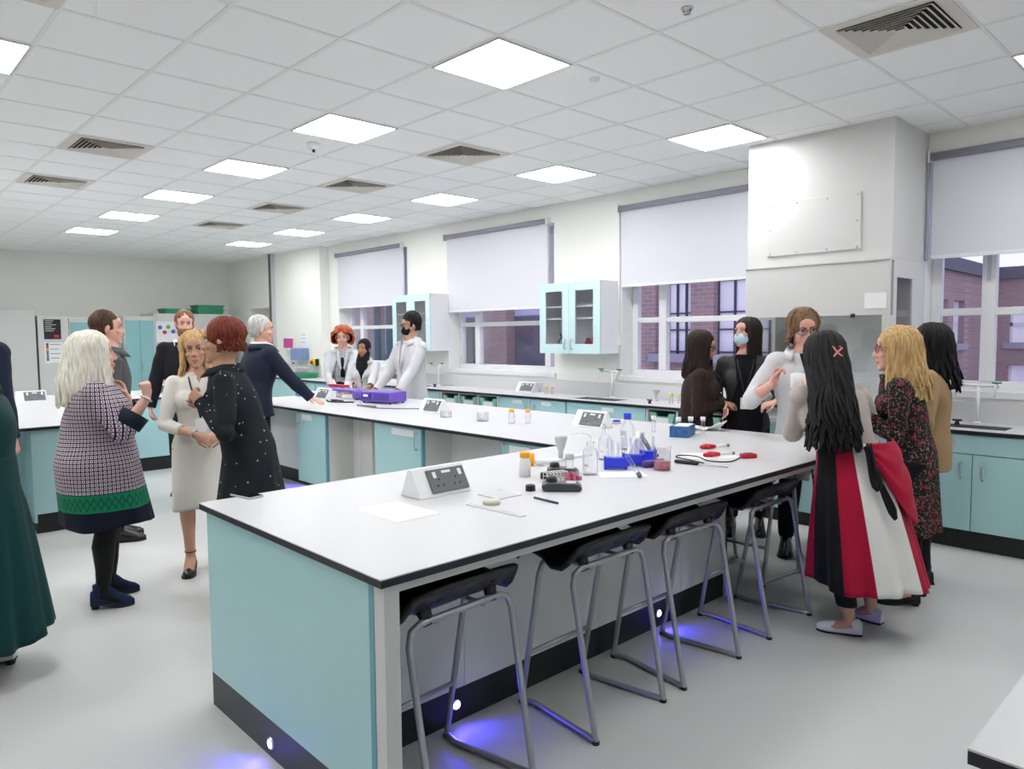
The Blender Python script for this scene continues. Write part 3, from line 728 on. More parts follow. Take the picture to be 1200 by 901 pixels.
b = MB(); b.box(FX0, FY - .02, .86, FX1, YW - .01, .9); b.build('work_surface', M['top'], t)
b = MB(); b.box(FX0 + .01, FY + .02, .12, FX1 - .01, YW - .02, .86); b.build('base_cabinet', M['teal'], t)
b = MB(); b.box(FX0 + .03, FY + .06, 0, FX1 - .03, YW - .05, .12); b.build('plinth', M['kick'], t)

# ---- tall storage on the far wall
def locker(y0, y1, z1, x1, m, lab, split=None, nm='storage_cabinet', grp='tall storage along the far wall', top=True):
    q = thing(nm, lab, 'cabinet', (x1 - .3, (y0+y1)/2, 0), grp)
    b = MB(); b.box(XL + .02, y0, .08, x1, y1, z1); b.build('carcass', M['white'], q, bevel=.004)
    b = MB(); b.box(XL + .05, y0 + .03, 0, x1 - .05, y1 - .03, .08); b.build('plinth', M['kick'], q)
    if split:
        n = split; w = (y1 - y0 - .04)/n
        for k in range(n):
            b = MB(); b.box(x1 + .001, y0 + .02 + k*w + .003, .1, x1 + .02, y0 + .02 + (k+1)*w - .003, z1 - .08); d = b.build('door', m, q)
            pull(d, x1 + .02, y0 + .02 + (k + (.9 if k % 2 == 0 else .1))*w, 1.1, 'x', .12, out=1)
    return q
M['lockteal'] = mat('mid_teal_door', (.26, .50, .52), .45)
M['greybox'] = mat('pale_grey_board', (.60, .61, .60), .6)
b = MB(); b.box(XL + .02, 1.0, 0, -15.0, 2.76, 2.12); tag(b.build('partition_screen', M['greybox'], loc=(-15.3, 1.9, 0), bevel=.01), 'plain pale grey partition screen at the far left wall', 'partition')
locker(2.79, 3.26, 2.03, -15.0, None, 'white storage cabinet with posters on its side, at the far wall')
locker(3.27, 4.12, 2.0, -15.0, M['lockteal'], 'teal two-door storage cabinet directly behind the platinum-haired woman', 2)
locker(4.13, 4.67, 2.04, -14.85, M['lockteal'], 'teal two-door storage cabinet beside the bearded man', 2)
locker(4.68, 6.2, 2.10, -14.95, None, 'white cabinet with coloured dots, topped by green trays')
# posters
t = thing('black_poster', 'black poster with red and white text on the white cabinet', 'poster', (-14.99, 3.02, 1.78))
b = MB(); b.box(-15.0, 2.88, 1.62, -14.992, 3.14, 1.97); b.build('sheet', M['blackm'], t)
b = MB()
for k in range(6): b.box(-14.992, 2.90, 1.94 - k*.035, -14.990, 2.99 + .12*random.random(), 1.948 - k*.035)
b.build('white_text', M['paper'], t); b = MB(); b.box(-14.992, 3.03, 1.65, -14.990, 3.11, 1.70); b.build('red_text', M['red'], t)
t = thing('colour_key_poster', 'white poster with a rainbow colour bar below the black poster', 'poster', (-14.99, 3.0, 1.4))
b = MB(); b.box(-15.0, 2.88, 1.2, -14.993, 3.16, 1.56); b.build('sheet', M['paper'], t)
for k, c in enumerate(((.05, .05, .3), (.5, .02, .02), (.8, .3, .02), (.02, .25, .1), (.02, .3, .4), (.3, .1, .4), (.1, .1, .12))):
    b = MB(); b.box(-14.993, 2.90, 1.51 - k*.045, -14.991, 2.94, 1.55 - k*.045); b.build('colour_block', mat('key_colour', c, .6), t)
b = MB()
for k in range(4): b.box(-14.993, 2.96, 1.52 - k*.08, -14.991, 3.12 - .02*(k % 2), 1.53 - k*.08)
b.build('text_line', M['grey'], t)
t = thing('dot_poster', 'white poster with blue, green and red dots on the far white cabinet', 'poster', (-14.94, 4.95, 1.75))
b = MB(); b.box(-14.95, 4.72, 1.55, -14.943, 5.12, 1.95); b.build('sheet', M['paper'], t)
for y, z, c in ((4.80, 1.83, (.05, .15, .6)), (4.95, 1.84, (.1, .5, .12)), (4.88, 1.74, (.6, .05, .06)), (5.04, 1.75, (.1, .15, .5))):
    b = MB(); b.lathe((-14.943, y, z), [(.04, 0), (.04, .002), (0, .002)], 16, axis=(1, 0, 0)); b.build('dot', mat('dot_colour', c, .6), t)
def green_crate(x, y, z, L, w, h, lab, rz=0, grp='green plastic trays'):
    q = thing('green_tray', lab, 'tray', (x, y, z), grp); q.rotation_euler = (0, 0, 0)
    b = MB(); g = .008
    def ring(k, zz): return [(x - L/2*k, y - w/2*k, zz), (x + L/2*k, y - w/2*k, zz), (x + L/2*k, y + w/2*k, zz), (x - L/2*k, y + w/2*k, zz)]
    vs = ring(.88, z) + ring(.97, z + h) + ring(.94, z + h) + ring(.86, z + g); F = []
    for a in (0, 4, 8): F += [(a + i, a + (i+1) % 4, a + 4 + (i+1) % 4, a + 4 + i) for i in range(4)]
    b.add(vs, F + [(3, 2, 1, 0), (12, 13, 14, 15)]); b.build('tray_body', M['green'], q)
    b = MB(); vs = ring(1.02, z + h) + ring(1.02, z + h + .012) + ring(.93, z + h + .012) + ring(.93, z + h)
    F = []
    for a in (0, 4, 8): F += [(a + i, a + (i+1) % 4, a + 4 + (i+1) % 4, a + 4 + i) for i in range(4)]
    b.add(vs, F + [(12 + i, 12 + (i+1) % 4, (i+1) % 4, i) for i in range(4)]); b.build('rim', M['green'], q)
    for s in (-1, 1):
        b = MB(); b.tube([(x - L*.12, y + s*w*.5, z + h*.8), (x - L*.12, y + s*(w*.5 + .04), z + h), (x + L*.12, y + s*(w*.5 + .04), z + h), (x + L*.12, y + s*w*.5, z + h*.8)], .008, 6); b.build('handle', M['green'], q)
    return q
green_crate(-15.25, 5.17, 2.10, .42, .50, .09, 'green tray on top of the far white cabinet, left of the taller pair')
green_crate(-15.25, 5.83, 2.10, .42, .55, .09, 'lower green tray of the pair on the far cabinet')
green_crate(-15.25, 5.83, 2.203, .42, .55, .07, 'upper green tray of the pair on the far cabinet')
# ================================================================ stools
def make_stool():
    """origin on the floor under the seat; -x is towards the bench, +x the room side"""
    t = thing('lab_stool', '', 'stool', (0, 0, 0), 'black-seated grey tube stools along the near bench')
    W = .235
    def U(xt, xf, zt, wt, wf):      # inverted U leg frame
        return [(xf, -wf, .012), (xt + (xf-xt)*.08, -wt - .004, zt - .06), (xt + (xf-xt)*.02, -wt + .012, zt - .015), (xt, -wt + .05, zt), (xt, wt - .05, zt), (xt + (xf-xt)*.02, wt - .012, zt - .015), (xt + (xf-xt)*.08, wt + .004, zt - .06), (xf, wf, .012)]
    b = MB(); b.tube(U(.10, .22, .67, .238, W), .0125, 10, end='round'); b.build('outer_leg_frame', M['frame'], t)
    b = MB(); b.tube(U(-.10, -.22, .665, .205, W - .03), .0125, 10, end='round'); b.build('inner_leg_frame', M['frame'], t)
    for s in (-1, 1):
        b = MB(); b.tube([(.22, s*W, .014), (.15, s*(W - .01), .014), (-.15, s*(W - .05), .014), (-.22, s*(W - .03), .014)], .0125, 10, end='round'); b.build('base_rail', M['frame'], t)
        b = MB()
        for x in (.22, -.22): b.lathe((x, s*(W if x > 0 else W - .03), 0), [(0, 0), (.015, 0), (.015, .014), (0, .016)], 12)
        b.build('foot_cap', M['black'], t)
    b = MB(); b.tube([(-.175, -.205, .24), (-.175, .205, .24)], .010, 10); b.build('footrest', M['frame'], t)
    for y in (-.11, .11): b = MB(); b.tube([(-.10, y, .655), (.10, y, .655)], .010, 8); b.build('seat_rail', M['frame'], t)
    # moulded seat: dished, bench side turned down, a pierced lip sweeping up on the room side
    NX, NY = 26, 26; rows = []
    for i in range(NX + 1):
        u = i/NX*2 - 1; row = []
        q = max(0, (u - .35)/.65)
        for j in range(NY + 1):
            v = j/NY*2 - 1
            x = u*.21 - .055*q; hw = .262 - .025*q - .02*max(0, -u)
            z = .694 + .092*q**1.1 + .062*math.sin(PI*min(1, max(0, -u)))**1.0*(1 if u < 0 else 0) - .03*max(0, -u - .75) + .030*v*v*(1 - q)*(1 if u > -.2 else .3) - .016*abs(v)**3*q
            z += .012*math.cos(v*PI)*(1 - abs(u)) - .035*max(0, abs(v) - .86)/.14*(1 - q)
            row.append((x + .02*q*v*v*0 - .02*q*abs(v)**2, v*hw, z))
        rows.append(row)
    holes = [(22, 6), (22, 13), (22, 19), (8, 8), (8, 17)]
    b = MB(); vs = [p for r in rows for p in r]; fs = []
    for i in range(NX):
        for j in range(NY):
            if (i, j) in holes: continue
            fs.append((i*(NY+1)+j, (i+1)*(NY+1)+j, (i+1)*(NY+1)+j+1, i*(NY+1)+j+1))
    b.add(vs, fs, 0, True); b.build('seat', M['black'], t, solid=.018)
    P = [rows[i][0] for i in range(2, NX + 1, 3)] + [rows[-1][j] for j in range(1, NY, 2)] + [rows[i][-1] for i in range(NX, 1, -3)]
    b = MB(); b.tube(P, .013, 8, end='round'); b.build('seat_rim', M['black'], t)
    for x in (-.10, .10):
        for y in (-.15, .15): b = MB(); b.tube([(x, y, .655), (x*.75, y*1.05, .715)], [(.015, .022), (.022, .034)], 8); b.build('seat_bracket', M['black'], t)
    return t
st = make_stool()
spots = [(-2.03, 1.57, .06, 'black-seated lab stool nearest the camera, beside the teal end panel'),
         (-2.03, 2.38, .02, 'second black-seated lab stool from the bench end'),
         (-2.03, 3.02, -.02, 'third black-seated lab stool, in front of the farther blue light'),
         (-2.03, 3.81, .0, 'fourth black-seated lab stool, beside the woman in the striped skirt'),
         (-2.43, 4.52, PI/2, 'stool turned sideways under the far corner of the bench')]
for i, (x, y, rz, lab) in enumerate(spots):
    if i == 0: st.location = (x, y, 0); st.rotation_euler = (0, 0, rz); st['label'] = lab
    else: dup(st, (x, y, 0), rz, lab)
# ================================================================ things on the benches
T0 = .9
def pod(x, y, rz, lab, z=T0):
    """white triangular socket housing with a grey double socket on its sloping face (faces +local -y)"""
    q = thing('socket_pod', lab, 'socket', (0, 0, 0), 'bench socket housings')
    b = MB(); L, D, H = .30, .15, .125
    b.prism([(-D/2, 0), (D/2, 0), (.02, H), (-.0, H)], -L/2, 'x', L); b.build('housing', M['wplast'], q, bevel=.006)
    # sloping face from (-D/2,0) to (0,H)
    a = math.atan2(H, D/2); c = Vector((0, -D/4, H/2)); n = Vector((0, -math.sin(a), math.cos(a))); u = Vector((0, math.cos(a), math.sin(a)))
    def on(px, pu, off): return c + Vector((px, 0, 0)) + u*pu + n*off
    def plate(x0, x1, u0, u1, o0, o1):
        return [on(x0, u0, o0), on(x1, u0, o0), on(x1, u1, o0), on(x0, u1, o0), on(x0, u0, o1), on(x1, u0, o1), on(x1, u1, o1), on(x0, u1, o1)]
    F = [(0,3,2,1),(4,5,6,7),(0,1,5,4),(1,2,6,5),(2,3,7,6),(3,0,4,7)]
    b = MB(); b.add(plate(-.075, .135, -.055, .055, 0, .009), F); p = b.build('socket_plate', M['grey'], q, bevel=.002)
    for x0 in (-.05, .095):
        b = MB(); b.add(plate(x0, x0 + .018, .012, .042, .009, .013), F); b.build('switch', M['wplast'], p)
    b = MB(); b.add(plate(.005, .055, .032, .044, .009, .010), F); b.build('name_label', M['wplast'], p)
    b = MB()
    for sx in (-.02, .075):
        for dx, du in ((0, .005), (-.016, -.025), (.016, -.025)): b.add(plate(sx + dx - .004, sx + dx + .004, du - .005, du + .005, .009, .0095), F)
    b.build('socket_hole', M['black'], p)
    q.location = (x, y, z); q.rotation_euler = (0, 0, rz); return q
p0 = pod(-2.64, 2.02, PI/2, 'white socket housing with a grey plate nearest the camera on the near bench')
def podc(x, y, rz, lab): dup(p0, (x, y, T0), rz, lab)
podc(-2.62, 3.52, 2.2, 'socket housing seen edge-on behind the test tube racks')
podc(-3.70, 4.36, 0, 'white socket housing left of the blue-capped bottle on the bench')
podc(-5.52, 4.2, 0, 'white socket housing right of the purple box with a grey cable')
podc(-7.68, 4.25, 0, 'white socket housing beside the grey-haired man\'s hand')
podc(-9.95, 1.75, PI/2, 'white socket housing on the left bench behind the platinum-haired woman')
podc(-9.95, 3.2, PI/2, 'white socket housing on the left bench beside the bearded man')
podc(-6.62, 6.53, 0, 'white socket housing on the wall worktop under the second window')
# phone
t = thing('mobile_phone', 'black mobile phone lying at the near corner of the bench', 'phone', (-3.2, 1.37, T0)); t.rotation_euler = (0, 0, .18)
b = MB(); b.box(-3.275, 1.333, T0, -3.125, 1.407, T0 + .009); b.build('phone_body', M['lgrey'], t, bevel=.003)
b = MB(); b.box(-3.272, 1.336, T0 + .009, -3.128, 1.404, T0 + .0105); b.build('screen', M['screen'], t)
def capped_bottle(x, y, h, r, cap, lab, body='cloudy', grp='orange-capped bottles', cr=None, z=T0):
    q = thing('bottle', lab, 'bottle', (x, y, z), grp); cr = cr or r*.75; ch = h*.22
    b = MB(); b.lathe((x, y, z), [(0, 0), (r, 0), (r, h*.55), (r*.85, h*.7), (cr*.8, h*.78), (cr*.8, h*.85)], 20); b.build('bottle_body', M[body], q)
    b = MB(); b.lathe((x, y, z + h - ch), [(0, 0), (cr, 0), (cr, ch*.85), (cr*.9, ch), (0, ch)], 20); b.build('cap', M[cap], q); return q
capped_bottle(-2.633, 2.577, .125, .030, 'orange', 'white bottle with a bright orange cap left of the black meters', 'wplast', cr=.026)
q = thing('dispenser_pump', 'white pump dispenser with an orange top lying behind the orange-capped bottle', 'pump', (-2.80, 2.83, T0))
b = MB(); b.tube([(-2.80, 2.84, T0 + .02), (-2.74, 2.95, T0 + .02)], [.017, .010], 12, end='round'); b.build('pump_body', M['wplast'], q)
b = MB(); b.cyl((-2.82, 2.81, T0 + .0), (-2.82, 2.81, T0 + .07), .018, n=14); b.build('pump_top', M['orange'], q)
q = thing('grey_stopper', 'conical grey rubber plunger on a white clamp bar', 'clamp', (-2.78, 3.04, T0))
b = MB(); b.box(-2.86, 2.92, T0, -2.80, 3.3, T0 + .014); b.build('bar', M['wplast'], q); b = MB(); b.lathe((-2.83, 3.06, T0 + .012), [(0, 0), (.014, 0), (.014, .04), (.022, .06), (.036, .11), (.037, .125), (0, .125)], 18); b.build('plunger', M['lgrey'], q)
q = thing('glass_jar', 'small clear jar with a white lid beside the farther black meter', 'jar', (-2.66, 2.93, T0))
b = MB(); b.lathe((-2.62, 2.90, T0), [(0, 0), (.022, 0), (.022, .05)], 16); b.build('jar_body', M['cloudy'], q); b = MB(); b.lathe((-2.62, 2.90, T0 + .05), [(0, 0), (.024, 0), (.024, .028), (0, .03)], 16); b.build('lid', M['lgrey'], q)
def meter(x, y, rz, L, w, h, lab, z=T0):
    q = thing('colorimeter', lab, 'meter', (0, 0, 0), 'black handheld meters')
    b = MB(); b.prism([(-L/2 + .01, 0), (L/2 - .01, 0), (L/2, h*.4), (L/2 - .02, h*.85), (-L/2 + .03, h), (-L/2, h*.7)], -w/2, 'y', w); b.build('case', M['charcoal'], q, bevel=.008)
    b = MB(); b.lathe((-L*.25, 0, h), [(.026, 0), (.024, .018), (.015, .024), (0, .024)], 16); b.build('dial', M['black'], q)
    b = MB(); b.box(.02, -w*.3, h*.84, L*.34, w*.3, h*.93); b.build('display', M['lgrey'], q)
    q.location = (x, y, z); q.rotation_euler = (0, 0, rz); return q
meter(-2.27, 2.46, .75, .19, .085, .042, 'black handheld meter nearest the edge, beside the loose black cap')
meter(-2.52, 2.74, .75, .17, .08, .042, 'black handheld meter behind the vial rack, farther of the two')
b = MB(); b.lathe((-2.37, 2.355, T0), [(0, 0), (.024, 0), (.023, .024), (.018, .028), (0, .028)], 18); tag(b.build('loose_stopper', M['black'], loc=(-2.37, 2.355, T0)), 'loose round black cap left of the nearest meter', 'cap')
b = MB(); b.cyl((-2.24, 2.25, T0 + .005), (-2.09, 2.19 + .05, T0 + .005), .005, n=8); tag(b.build('pen', mat('indigo_pen', (.05, .04, .12), .4), loc=(-2.16, 2.22, T0)), 'thin dark pen lying near the front edge of the bench', 'pen')
q = thing('cuvette_rack', 'white wire rack in front of the farther meter', 'rack', (-2.42, 2.62, T0))
b = MB(); c = Vector((-2.44, 2.60, T0)); d = Vector((.35, .94, 0)).normalized(); e = Vector((.94, -.35, 0))
def rackbars(b, c, d, e, L, W, H, n, r=.0022):
    for s in (-1, 1):
        for z in (.003, H*.5, H): b.tube([c + d*(-L/2) + e*(s*W/2) + Vector((0, 0, z)), c + d*(L/2) + e*(s*W/2) + Vector((0, 0, z))], r, 6)
    for k in range(n + 1):
        p = c + d*(L*(k/n - .5))
        for s in (-1, 1): b.tube([p + e*(s*W/2), p + e*(s*W/2) + Vector((0, 0, H))], r, 6)
        b.tube([p + e*(-W/2) + Vector((0, 0, H)), p + e*(W/2) + Vector((0, 0, H))], r, 6)
rackbars(b, c, d, e, .11, .05, .045, 6); b.build('wire_frame', M['white'], q)
for k in range(3):
    x, y = -2.395 + k*.012, 2.635 + k*.030
    q = thing('vial', ['pink-filled square vial, left one of the pink row', 'pink-filled square vial in the middle of the pink row', 'paler pink vial at the right end of the pink row'][k], 'vial', (x, y, T0), 'pink sample vials')
    b = MB(); b.box(x - .012, y - .012, T0, x + .012, y + .012, T0 + .045); b.build('glass_body', M['labglass'], q); b = MB(); b.box(x - .010, y - .010, T0 + .001, x + .010, y + .010, T0 + (.038 if k < 2 else .02)); b.build('liquid', M['pink'], q)
b = MB(); b.lathe((-2.52, 2.60, T0), [(0, 0), (.018, 0), (.018, .03), (0, .03)], 14); tag(b.build('black_bung', M['black'], loc=(-2.52, 2.60, T0)), 'round black knob standing behind the white wire rack', 'knob')
b = MB(); b.lathe((-2.30, 2.05, T0), [(0, 0), (.036, 0), (.038, .008), (.036, .016), (.0, .017)], 24); tag(b.build('petri_dish', mat('cream_dish', (.62, .61, .52), .5), loc=(-2.3, 2.05, T0)), 'small cream round dish near the front of the bench', 'dish')
b = MB(); b.box(-.16, -.015, 0, .16, .015, .003); o = b.build('ruler', mat('clear_ruler_plastic', (.60, .60, .62), .2), loc=(0, 0, 0)); o.location = (-2.2, 1.98, T0); o.rotation_euler = (0, 0, .05); tag(o, 'clear plastic ruler lying in front of the cream dish', 'ruler')
b = MB(); b.box(-2.47, 2.12, T0, -2.33, 2.26, T0 + .004); tag(b.build('plastic_tray', mat('clear_sheet_plastic', (.63, .63, .65), .2), loc=(-2.4, 2.2, T0)), 'thin clear plastic sheet behind the cream dish', 'sheet')
b = MB(); b.box(-2.62, 1.58, T0, -2.32, 1.79, T0 + .0015); o = tag(b.build('paper_sheet', M['paper'], loc=(-2.5, 1.7, T0)), 'white sheet of paper in front of the nearest socket', 'paper')
def wash(x, y, h, r, lab):
    q = thing('wash_bottle', lab, 'bottle', (x, y, T0), 'clear plastic wash bottles')
    b = MB(); b.lathe((x, y, T0), [(0, 0), (r, 0), (r, h*.6), (r*.9, h*.68), (r*.45, h*.76), (r*.45, h*.8)], 24); b.build('bottle_body', M['cloudy'], q)
    b = MB(); b.lathe((x, y, T0 + h*.8), [(r*.5, 0), (r*.5, h*.1), (.006, h*.12), (0, h*.12)], 18); b.build('cap', M['cloudy'], q)
    b = MB(); b.tube([Vector(p) for p in spline([(x, y, T0 + h*.9), (x, y, T0 + h*1.04), (x - .03, y - .02, T0 + h*1.12), (x - .08, y - .06, T0 + h*1.07)])], .004, 6); b.build('spout', M['cloudy'], q)
    b = MB(); b.box(x - .012, y - r - .001, T0 + h*.25, x + .018, y - r + .002, T0 + h*.3); b.build('print', M['lgrey'], q)
wash(-2.424, 2.844, .19, .040, 'clear wash bottle with a bent spout nearest the camera')
wash(-2.66, 3.25, .19, .038, 'clear wash bottle standing behind the nearer one')
# blue test tube racks with tubes
def tube_rack(x, y, rz, n, lab, tubes, liquid):
    q = thing('test_tube_rack', lab, 'rack', (x, y, T0), 'blue test tube racks'); c = Vector((x, y, T0)); d = Vector((math.cos(rz), math.sin(rz), 0)); e = Vector((-d.y, d.x, 0))
    L = n*.028; W = .05
    for z, nm in ((.012, 'base_plate'), (.058, 'upper_plate')):
        b = MB(); b.obox(c + Vector((0, 0, z)), (L, W, .008), rz); b.build(nm, M['blue'], q)
    for s in (-1, 1):
        b = MB(); b.obox(c + d*(s*L/2) + Vector((0, 0, .035)), (.010, W, .070), rz); b.build('end_plate', M['blue'], q)
    for s in (-1, 1):
        b = MB(); b.obox(c + e*(s*(W/2 - .002)) + Vector((0, 0, .034)), (L - .01, .004, .046), rz); b.build('side_plate', M['blue'], q)
    k = 0
    for i in range(n):
        if i not in tubes: continue
        p = c + d*((i + .5)*.028 - L/2) + e*(.01 if i % 2 else -.01); h = .15 - .012*(i % 3)
        tt = thing('test_tube', '%s glass test tube from the left in the %s' % (('first', 'second', 'third', 'fourth')[k], lab.split(' of ')[0]), 'test tube', p, 'test tubes in the blue racks')
        g = MB(); g.lathe(p + Vector((0, 0, .016)), [(.0005, 0), (.006, .002), (.0078, .01), (.0078, h), (.009, h + .002), (.0065, h + .003), (.0065, .012)], 14); g.build('glass_wall', M['labglass'], tt)
        k += 1
        if i in liquid: g = MB(); g.lathe(p + Vector((0, 0, .018)), [(0, 0), (.006, .004), (.006, .03), (0, .03)], 12); g.build('liquid', M['redliq'], tt)
tube_rack(-2.43, 3.055, .75, 4, 'blue rack nearest the clear wash bottles', (0, 1, 2, 3), (3,))
tube_rack(-2.42, 3.20, .75, 4, 'blue rack in the middle of the cluster', (0, 1, 2, 3), (2,))
tube_rack(-2.44, 3.36, .75, 3, 'blue rack closest to the red-liquid beaker', (0, 2), ())
q = thing('test_tube', 'short clear tube with dark markings standing in front of the racks', 'tube', (-2.19, 2.93, T0))
b = MB(); b.tube([(-2.185, 2.94, T0 + .012), (-2.25, 2.93, T0 + .10)], .011, 12, end='round'); b.build('glass_wall', M['cloudy'], q); b = MB(); b.tube([(-2.185, 2.94, T0 + .012), (-2.19, 2.94, T0 + .02)], .0125, 10, end='round'); b.build('tip', M['grey'], q)
b = MB(); b.tube([(-2.34, 3.20, T0 + .02), (-2.30, 3.27, T0 + .02)], .02, 12, end='round'); b.tube([(-2.31, 3.25, T0 + .024), (-2.29, 3.29, T0 + .024)], .021, 12, mi=1); tag(b.build('rubber_bulb', [M['purpled'], M['black']], loc=(-2.33, 3.22, T0)), 'dark purple rubber bulb lying behind the beaker', 'rubber bulb')
b = MB(); b.box(-.12, -.07, 0, .12, .07, .002); o = b.build('paper_towel', M['paper'], loc=(0, 0, 0)); o.location = (-2.3, 2.95, T0 + .0005); o.rotation_euler = (0, 0, .9); tag(o, 'white paper towel under the test tube racks', 'paper towel')
q = thing('beaker', 'glass beaker with dark red liquid on the near bench', 'beaker', (-2.24, 3.21, T0)); x, y = -2.24, 3.21
b = MB(); b.lathe((x, y, T0), [(0, 0), (.044, 0), (.046, .004), (.046, .12), (.050, .125), (.044, .124), (.0435, .005), (0, .004)], 32); b.build('glass_wall', M['labglass'], q)
b = MB(); b.lathe((x, y, T0 + .004), [(0, 0), (.0425, 0), (.0425, .040), (0, .040)], 32); b.build('liquid', M['redliq'], q)
b = MB(); b.box(x + .0, y - .0475, T0 + .075, x + .012, y - .0455, T0 + .09); b.build('printed_mark', M['grey'], q)
# box of vials, plastic sheet
q = thing('glove_box', 'blue and white cardboard box holding white-capped tubes', 'box', (-2.90, 4.40, T0)); q.rotation_euler = (0, 0, .0)
b = MB(); R = .45; b.obox((-2.90, 4.40, T0 + .038), (.13, .22, .076), .35); b.build('carton', M['bluebox'], q, bevel=.002)
b = MB(); b.obox((-2.895, 4.405, T0 + .0775), (.10, .17, .003), .35); b.build('top_panel', M['paper'], q)
for k in range(4):
    x, y = [(-3.16, 4.42), (-2.98, 4.47), (-2.93, 4.55), (-2.86, 4.6)][k]
    t = thing('sample_tube', ['white-capped sample tube standing left of the blue carton'] [0] if k == 0 else ['', 'left white-capped tube behind the blue carton', 'middle white-capped tube behind the blue carton', 'right white-capped tube behind the blue carton'][k], 'tube', (x, y, T0), 'white-capped sample tubes')
    b = MB(); b.cyl((x, y, T0), (x, y, T0 + .09), .013, n=14); b.build('tube_body', M['cloudy'], t); b = MB(); b.lathe((x, y, T0 + .09), [(0, 0), (.018, 0), (.019, .03), (0, .031)], 14); b.build('cap', M['wplast'], t)
rows = []
for i in range(13):
    r = []
    for j in range(9):
        u, v = i/12, j/8; r.append((-3.22 + u*.40 + .03*math.sin(v*5), 4.66 + v*.16 + u*.09, T0 + .003 + .014*abs(math.sin(u*9 + v*4)) + (.06*max(0, u - .8)/.2)))
    rows.append(r)
b = MB(); b.grid(rows); tag(b.build('plastic_bag', M['bagw'] if 'bagw' in M else M['wplast'], loc=(-3, 4.9, T0), solid=.002), 'crumpled white plastic sheet behind the blue carton', 'plastic sheet')
# red-ended clips, meter with cable
for k, (x, y, lab) in enumerate(((-2.43, 4.04, 'farther red and white pH probe holder'), (-2.25, 3.79, 'nearer red and white pH probe holder'))):
    t = thing('probe', lab + ' on the bench', 'probe', (x, y, T0), 'red and white probes'); d = Vector((.45, .89, 0)).normalized()
    c = Vector((x, y, T0 + .014)); b = MB(); b.tube([c - d*.09, c - d*.06, c + d*.0], [.012, .02, .012], 10, end='round'); b.tube([c - d*.06, c - d*.06 + Vector((.03, -.01, 0))], .009, 8, end='round'); b.build('grip', M['red'], t)
    b = MB(); b.tube([c, c + d*.09], .0075, 10); b.build('shaft', M['wplast'], t); b = MB(); b.tube([c + d*.09, c + d*.105], .009, 10); b.build('tip', M['grey'], t)
t = thing('data_meter', 'small red hand meter with a black cable near the leaning woman', 'meter', (-2.10, 3.86, T0))
b = MB(); b.obox((-2.10, 3.86, T0 + .014), (.045, .09, .026), -.62); b.build('case', M['red'], t, bevel=.006)
b = MB(); b.obox((-2.10, 3.86, T0 + .028), (.028, .045, .003), -.62); b.build('display', M['black'], t)
b = MB(); b.tube([Vector(p) for p in spline([(-2.12, 3.82, T0 + .01), (-2.10, 3.66, T0 + .004), (-2.20, 3.60, T0 + .004), (-2.32, 3.68, T0 + .004), (-2.42, 3.66, T0 + .004), (-2.40, 3.58, T0 + .004), (-2.28, 3.55, T0 + .004), (-2.18, 3.52, T0 + .004)])], .0035, 6); b.build('cable', M['blackm'], t)
t = thing('temperature_probe', 'black-handled metal probe lying right of the beaker', 'probe', (-2.23, 3.43, T0))
b = MB(); b.tube([(-2.30, 3.43, T0 + .011), (-2.18, 3.45, T0 + .011)], .011, 10, end='round'); b.build('handle', M['black'], t)
b = MB(); b.tube([(-2.18, 3.45, T0 + .008), (-2.02, 3.50, T0 + .003)], .003, 6); b.build('needle', M['steel'], t)
b = MB(); b.box(-.15, -.10, 0, .15, .10, .0015); o = b.build('paper_sheet', M['paper'], loc=(0, 0, 0)); o.location = (-2.3, 3.78, T0); o.rotation_euler = (0, 0, .9); tag(o, 'white sheet of paper under the red probes', 'paper')
# tall bottle
x, y = -2.80, 3.64
q = thing('reagent_bottle', 'clear glass reagent bottle with a blue cap on the near bench', 'bottle', (x, y, T0))
b = MB(); b.lathe((x, y, T0), [(0, 0), (.043, 0), (.045, .005), (.045, .13), (.030, .165), (.018, .175), (.018, .19)], 28); b.build('glass_wall', M['labglass'], q)
b = MB(); b.lathe((x, y, T0 + .19), [(0, 0), (.024, 0), (.024, .034), (.022, .037), (0, .037)], 24); b.build('cap', M['blue'], q)
b = MB(); b.box(x - .02, y - .047, T0 + .09, x + .025, y - .044, T0 + .12); b.build('label_print', M['lgrey'], q)
x, y = -3.68, 4.64
q = thing('reagent_bottle', 'squat bottle with a low blue cap behind the tall blue-capped bottle', 'bottle', (x, y, T0))
b = MB(); b.lathe((x, y, T0), [(0, 0), (.035, 0), (.035, .015), (0, .016)], 20); b.build('glass_wall', M['cloudy'], q); b = MB(); b.lathe((x, y, T0 + .012), [(0, .004), (.03, .004), (.03, .018), (0, .018)], 20); b.build('cap', M['blue'], q)
# back arm of the bench
capped_bottle(-4.33, 4.09, .115, .028, 'orange', 'clear bottle with orange cap in the middle of the back bench', cr=.024)
capped_bottle(-4.22, 4.17, .115, .026, 'orange', 'second clear orange-capped bottle of the pair on the back bench', cr=.02)
def beaker(x, y, r, h, lab):
    q = thing('beaker', lab, 'beaker', (x, y, T0), 'empty clear beakers'); b = MB(); b.lathe((x, y, T0), [(0, 0), (r, 0), (r, h), (r + .003, h + .003), (r - .003, h), (r - .003, .004), (0, .004)], 24); b.build('glass_wall', M['cloudy'], q)
beaker(-4.62, 4.03, .05, .07, 'empty clear beaker left of the orange-capped pair'); beaker(-5.08, 4.0, .05, .05, 'empty clear beaker in front of the third socket housing')
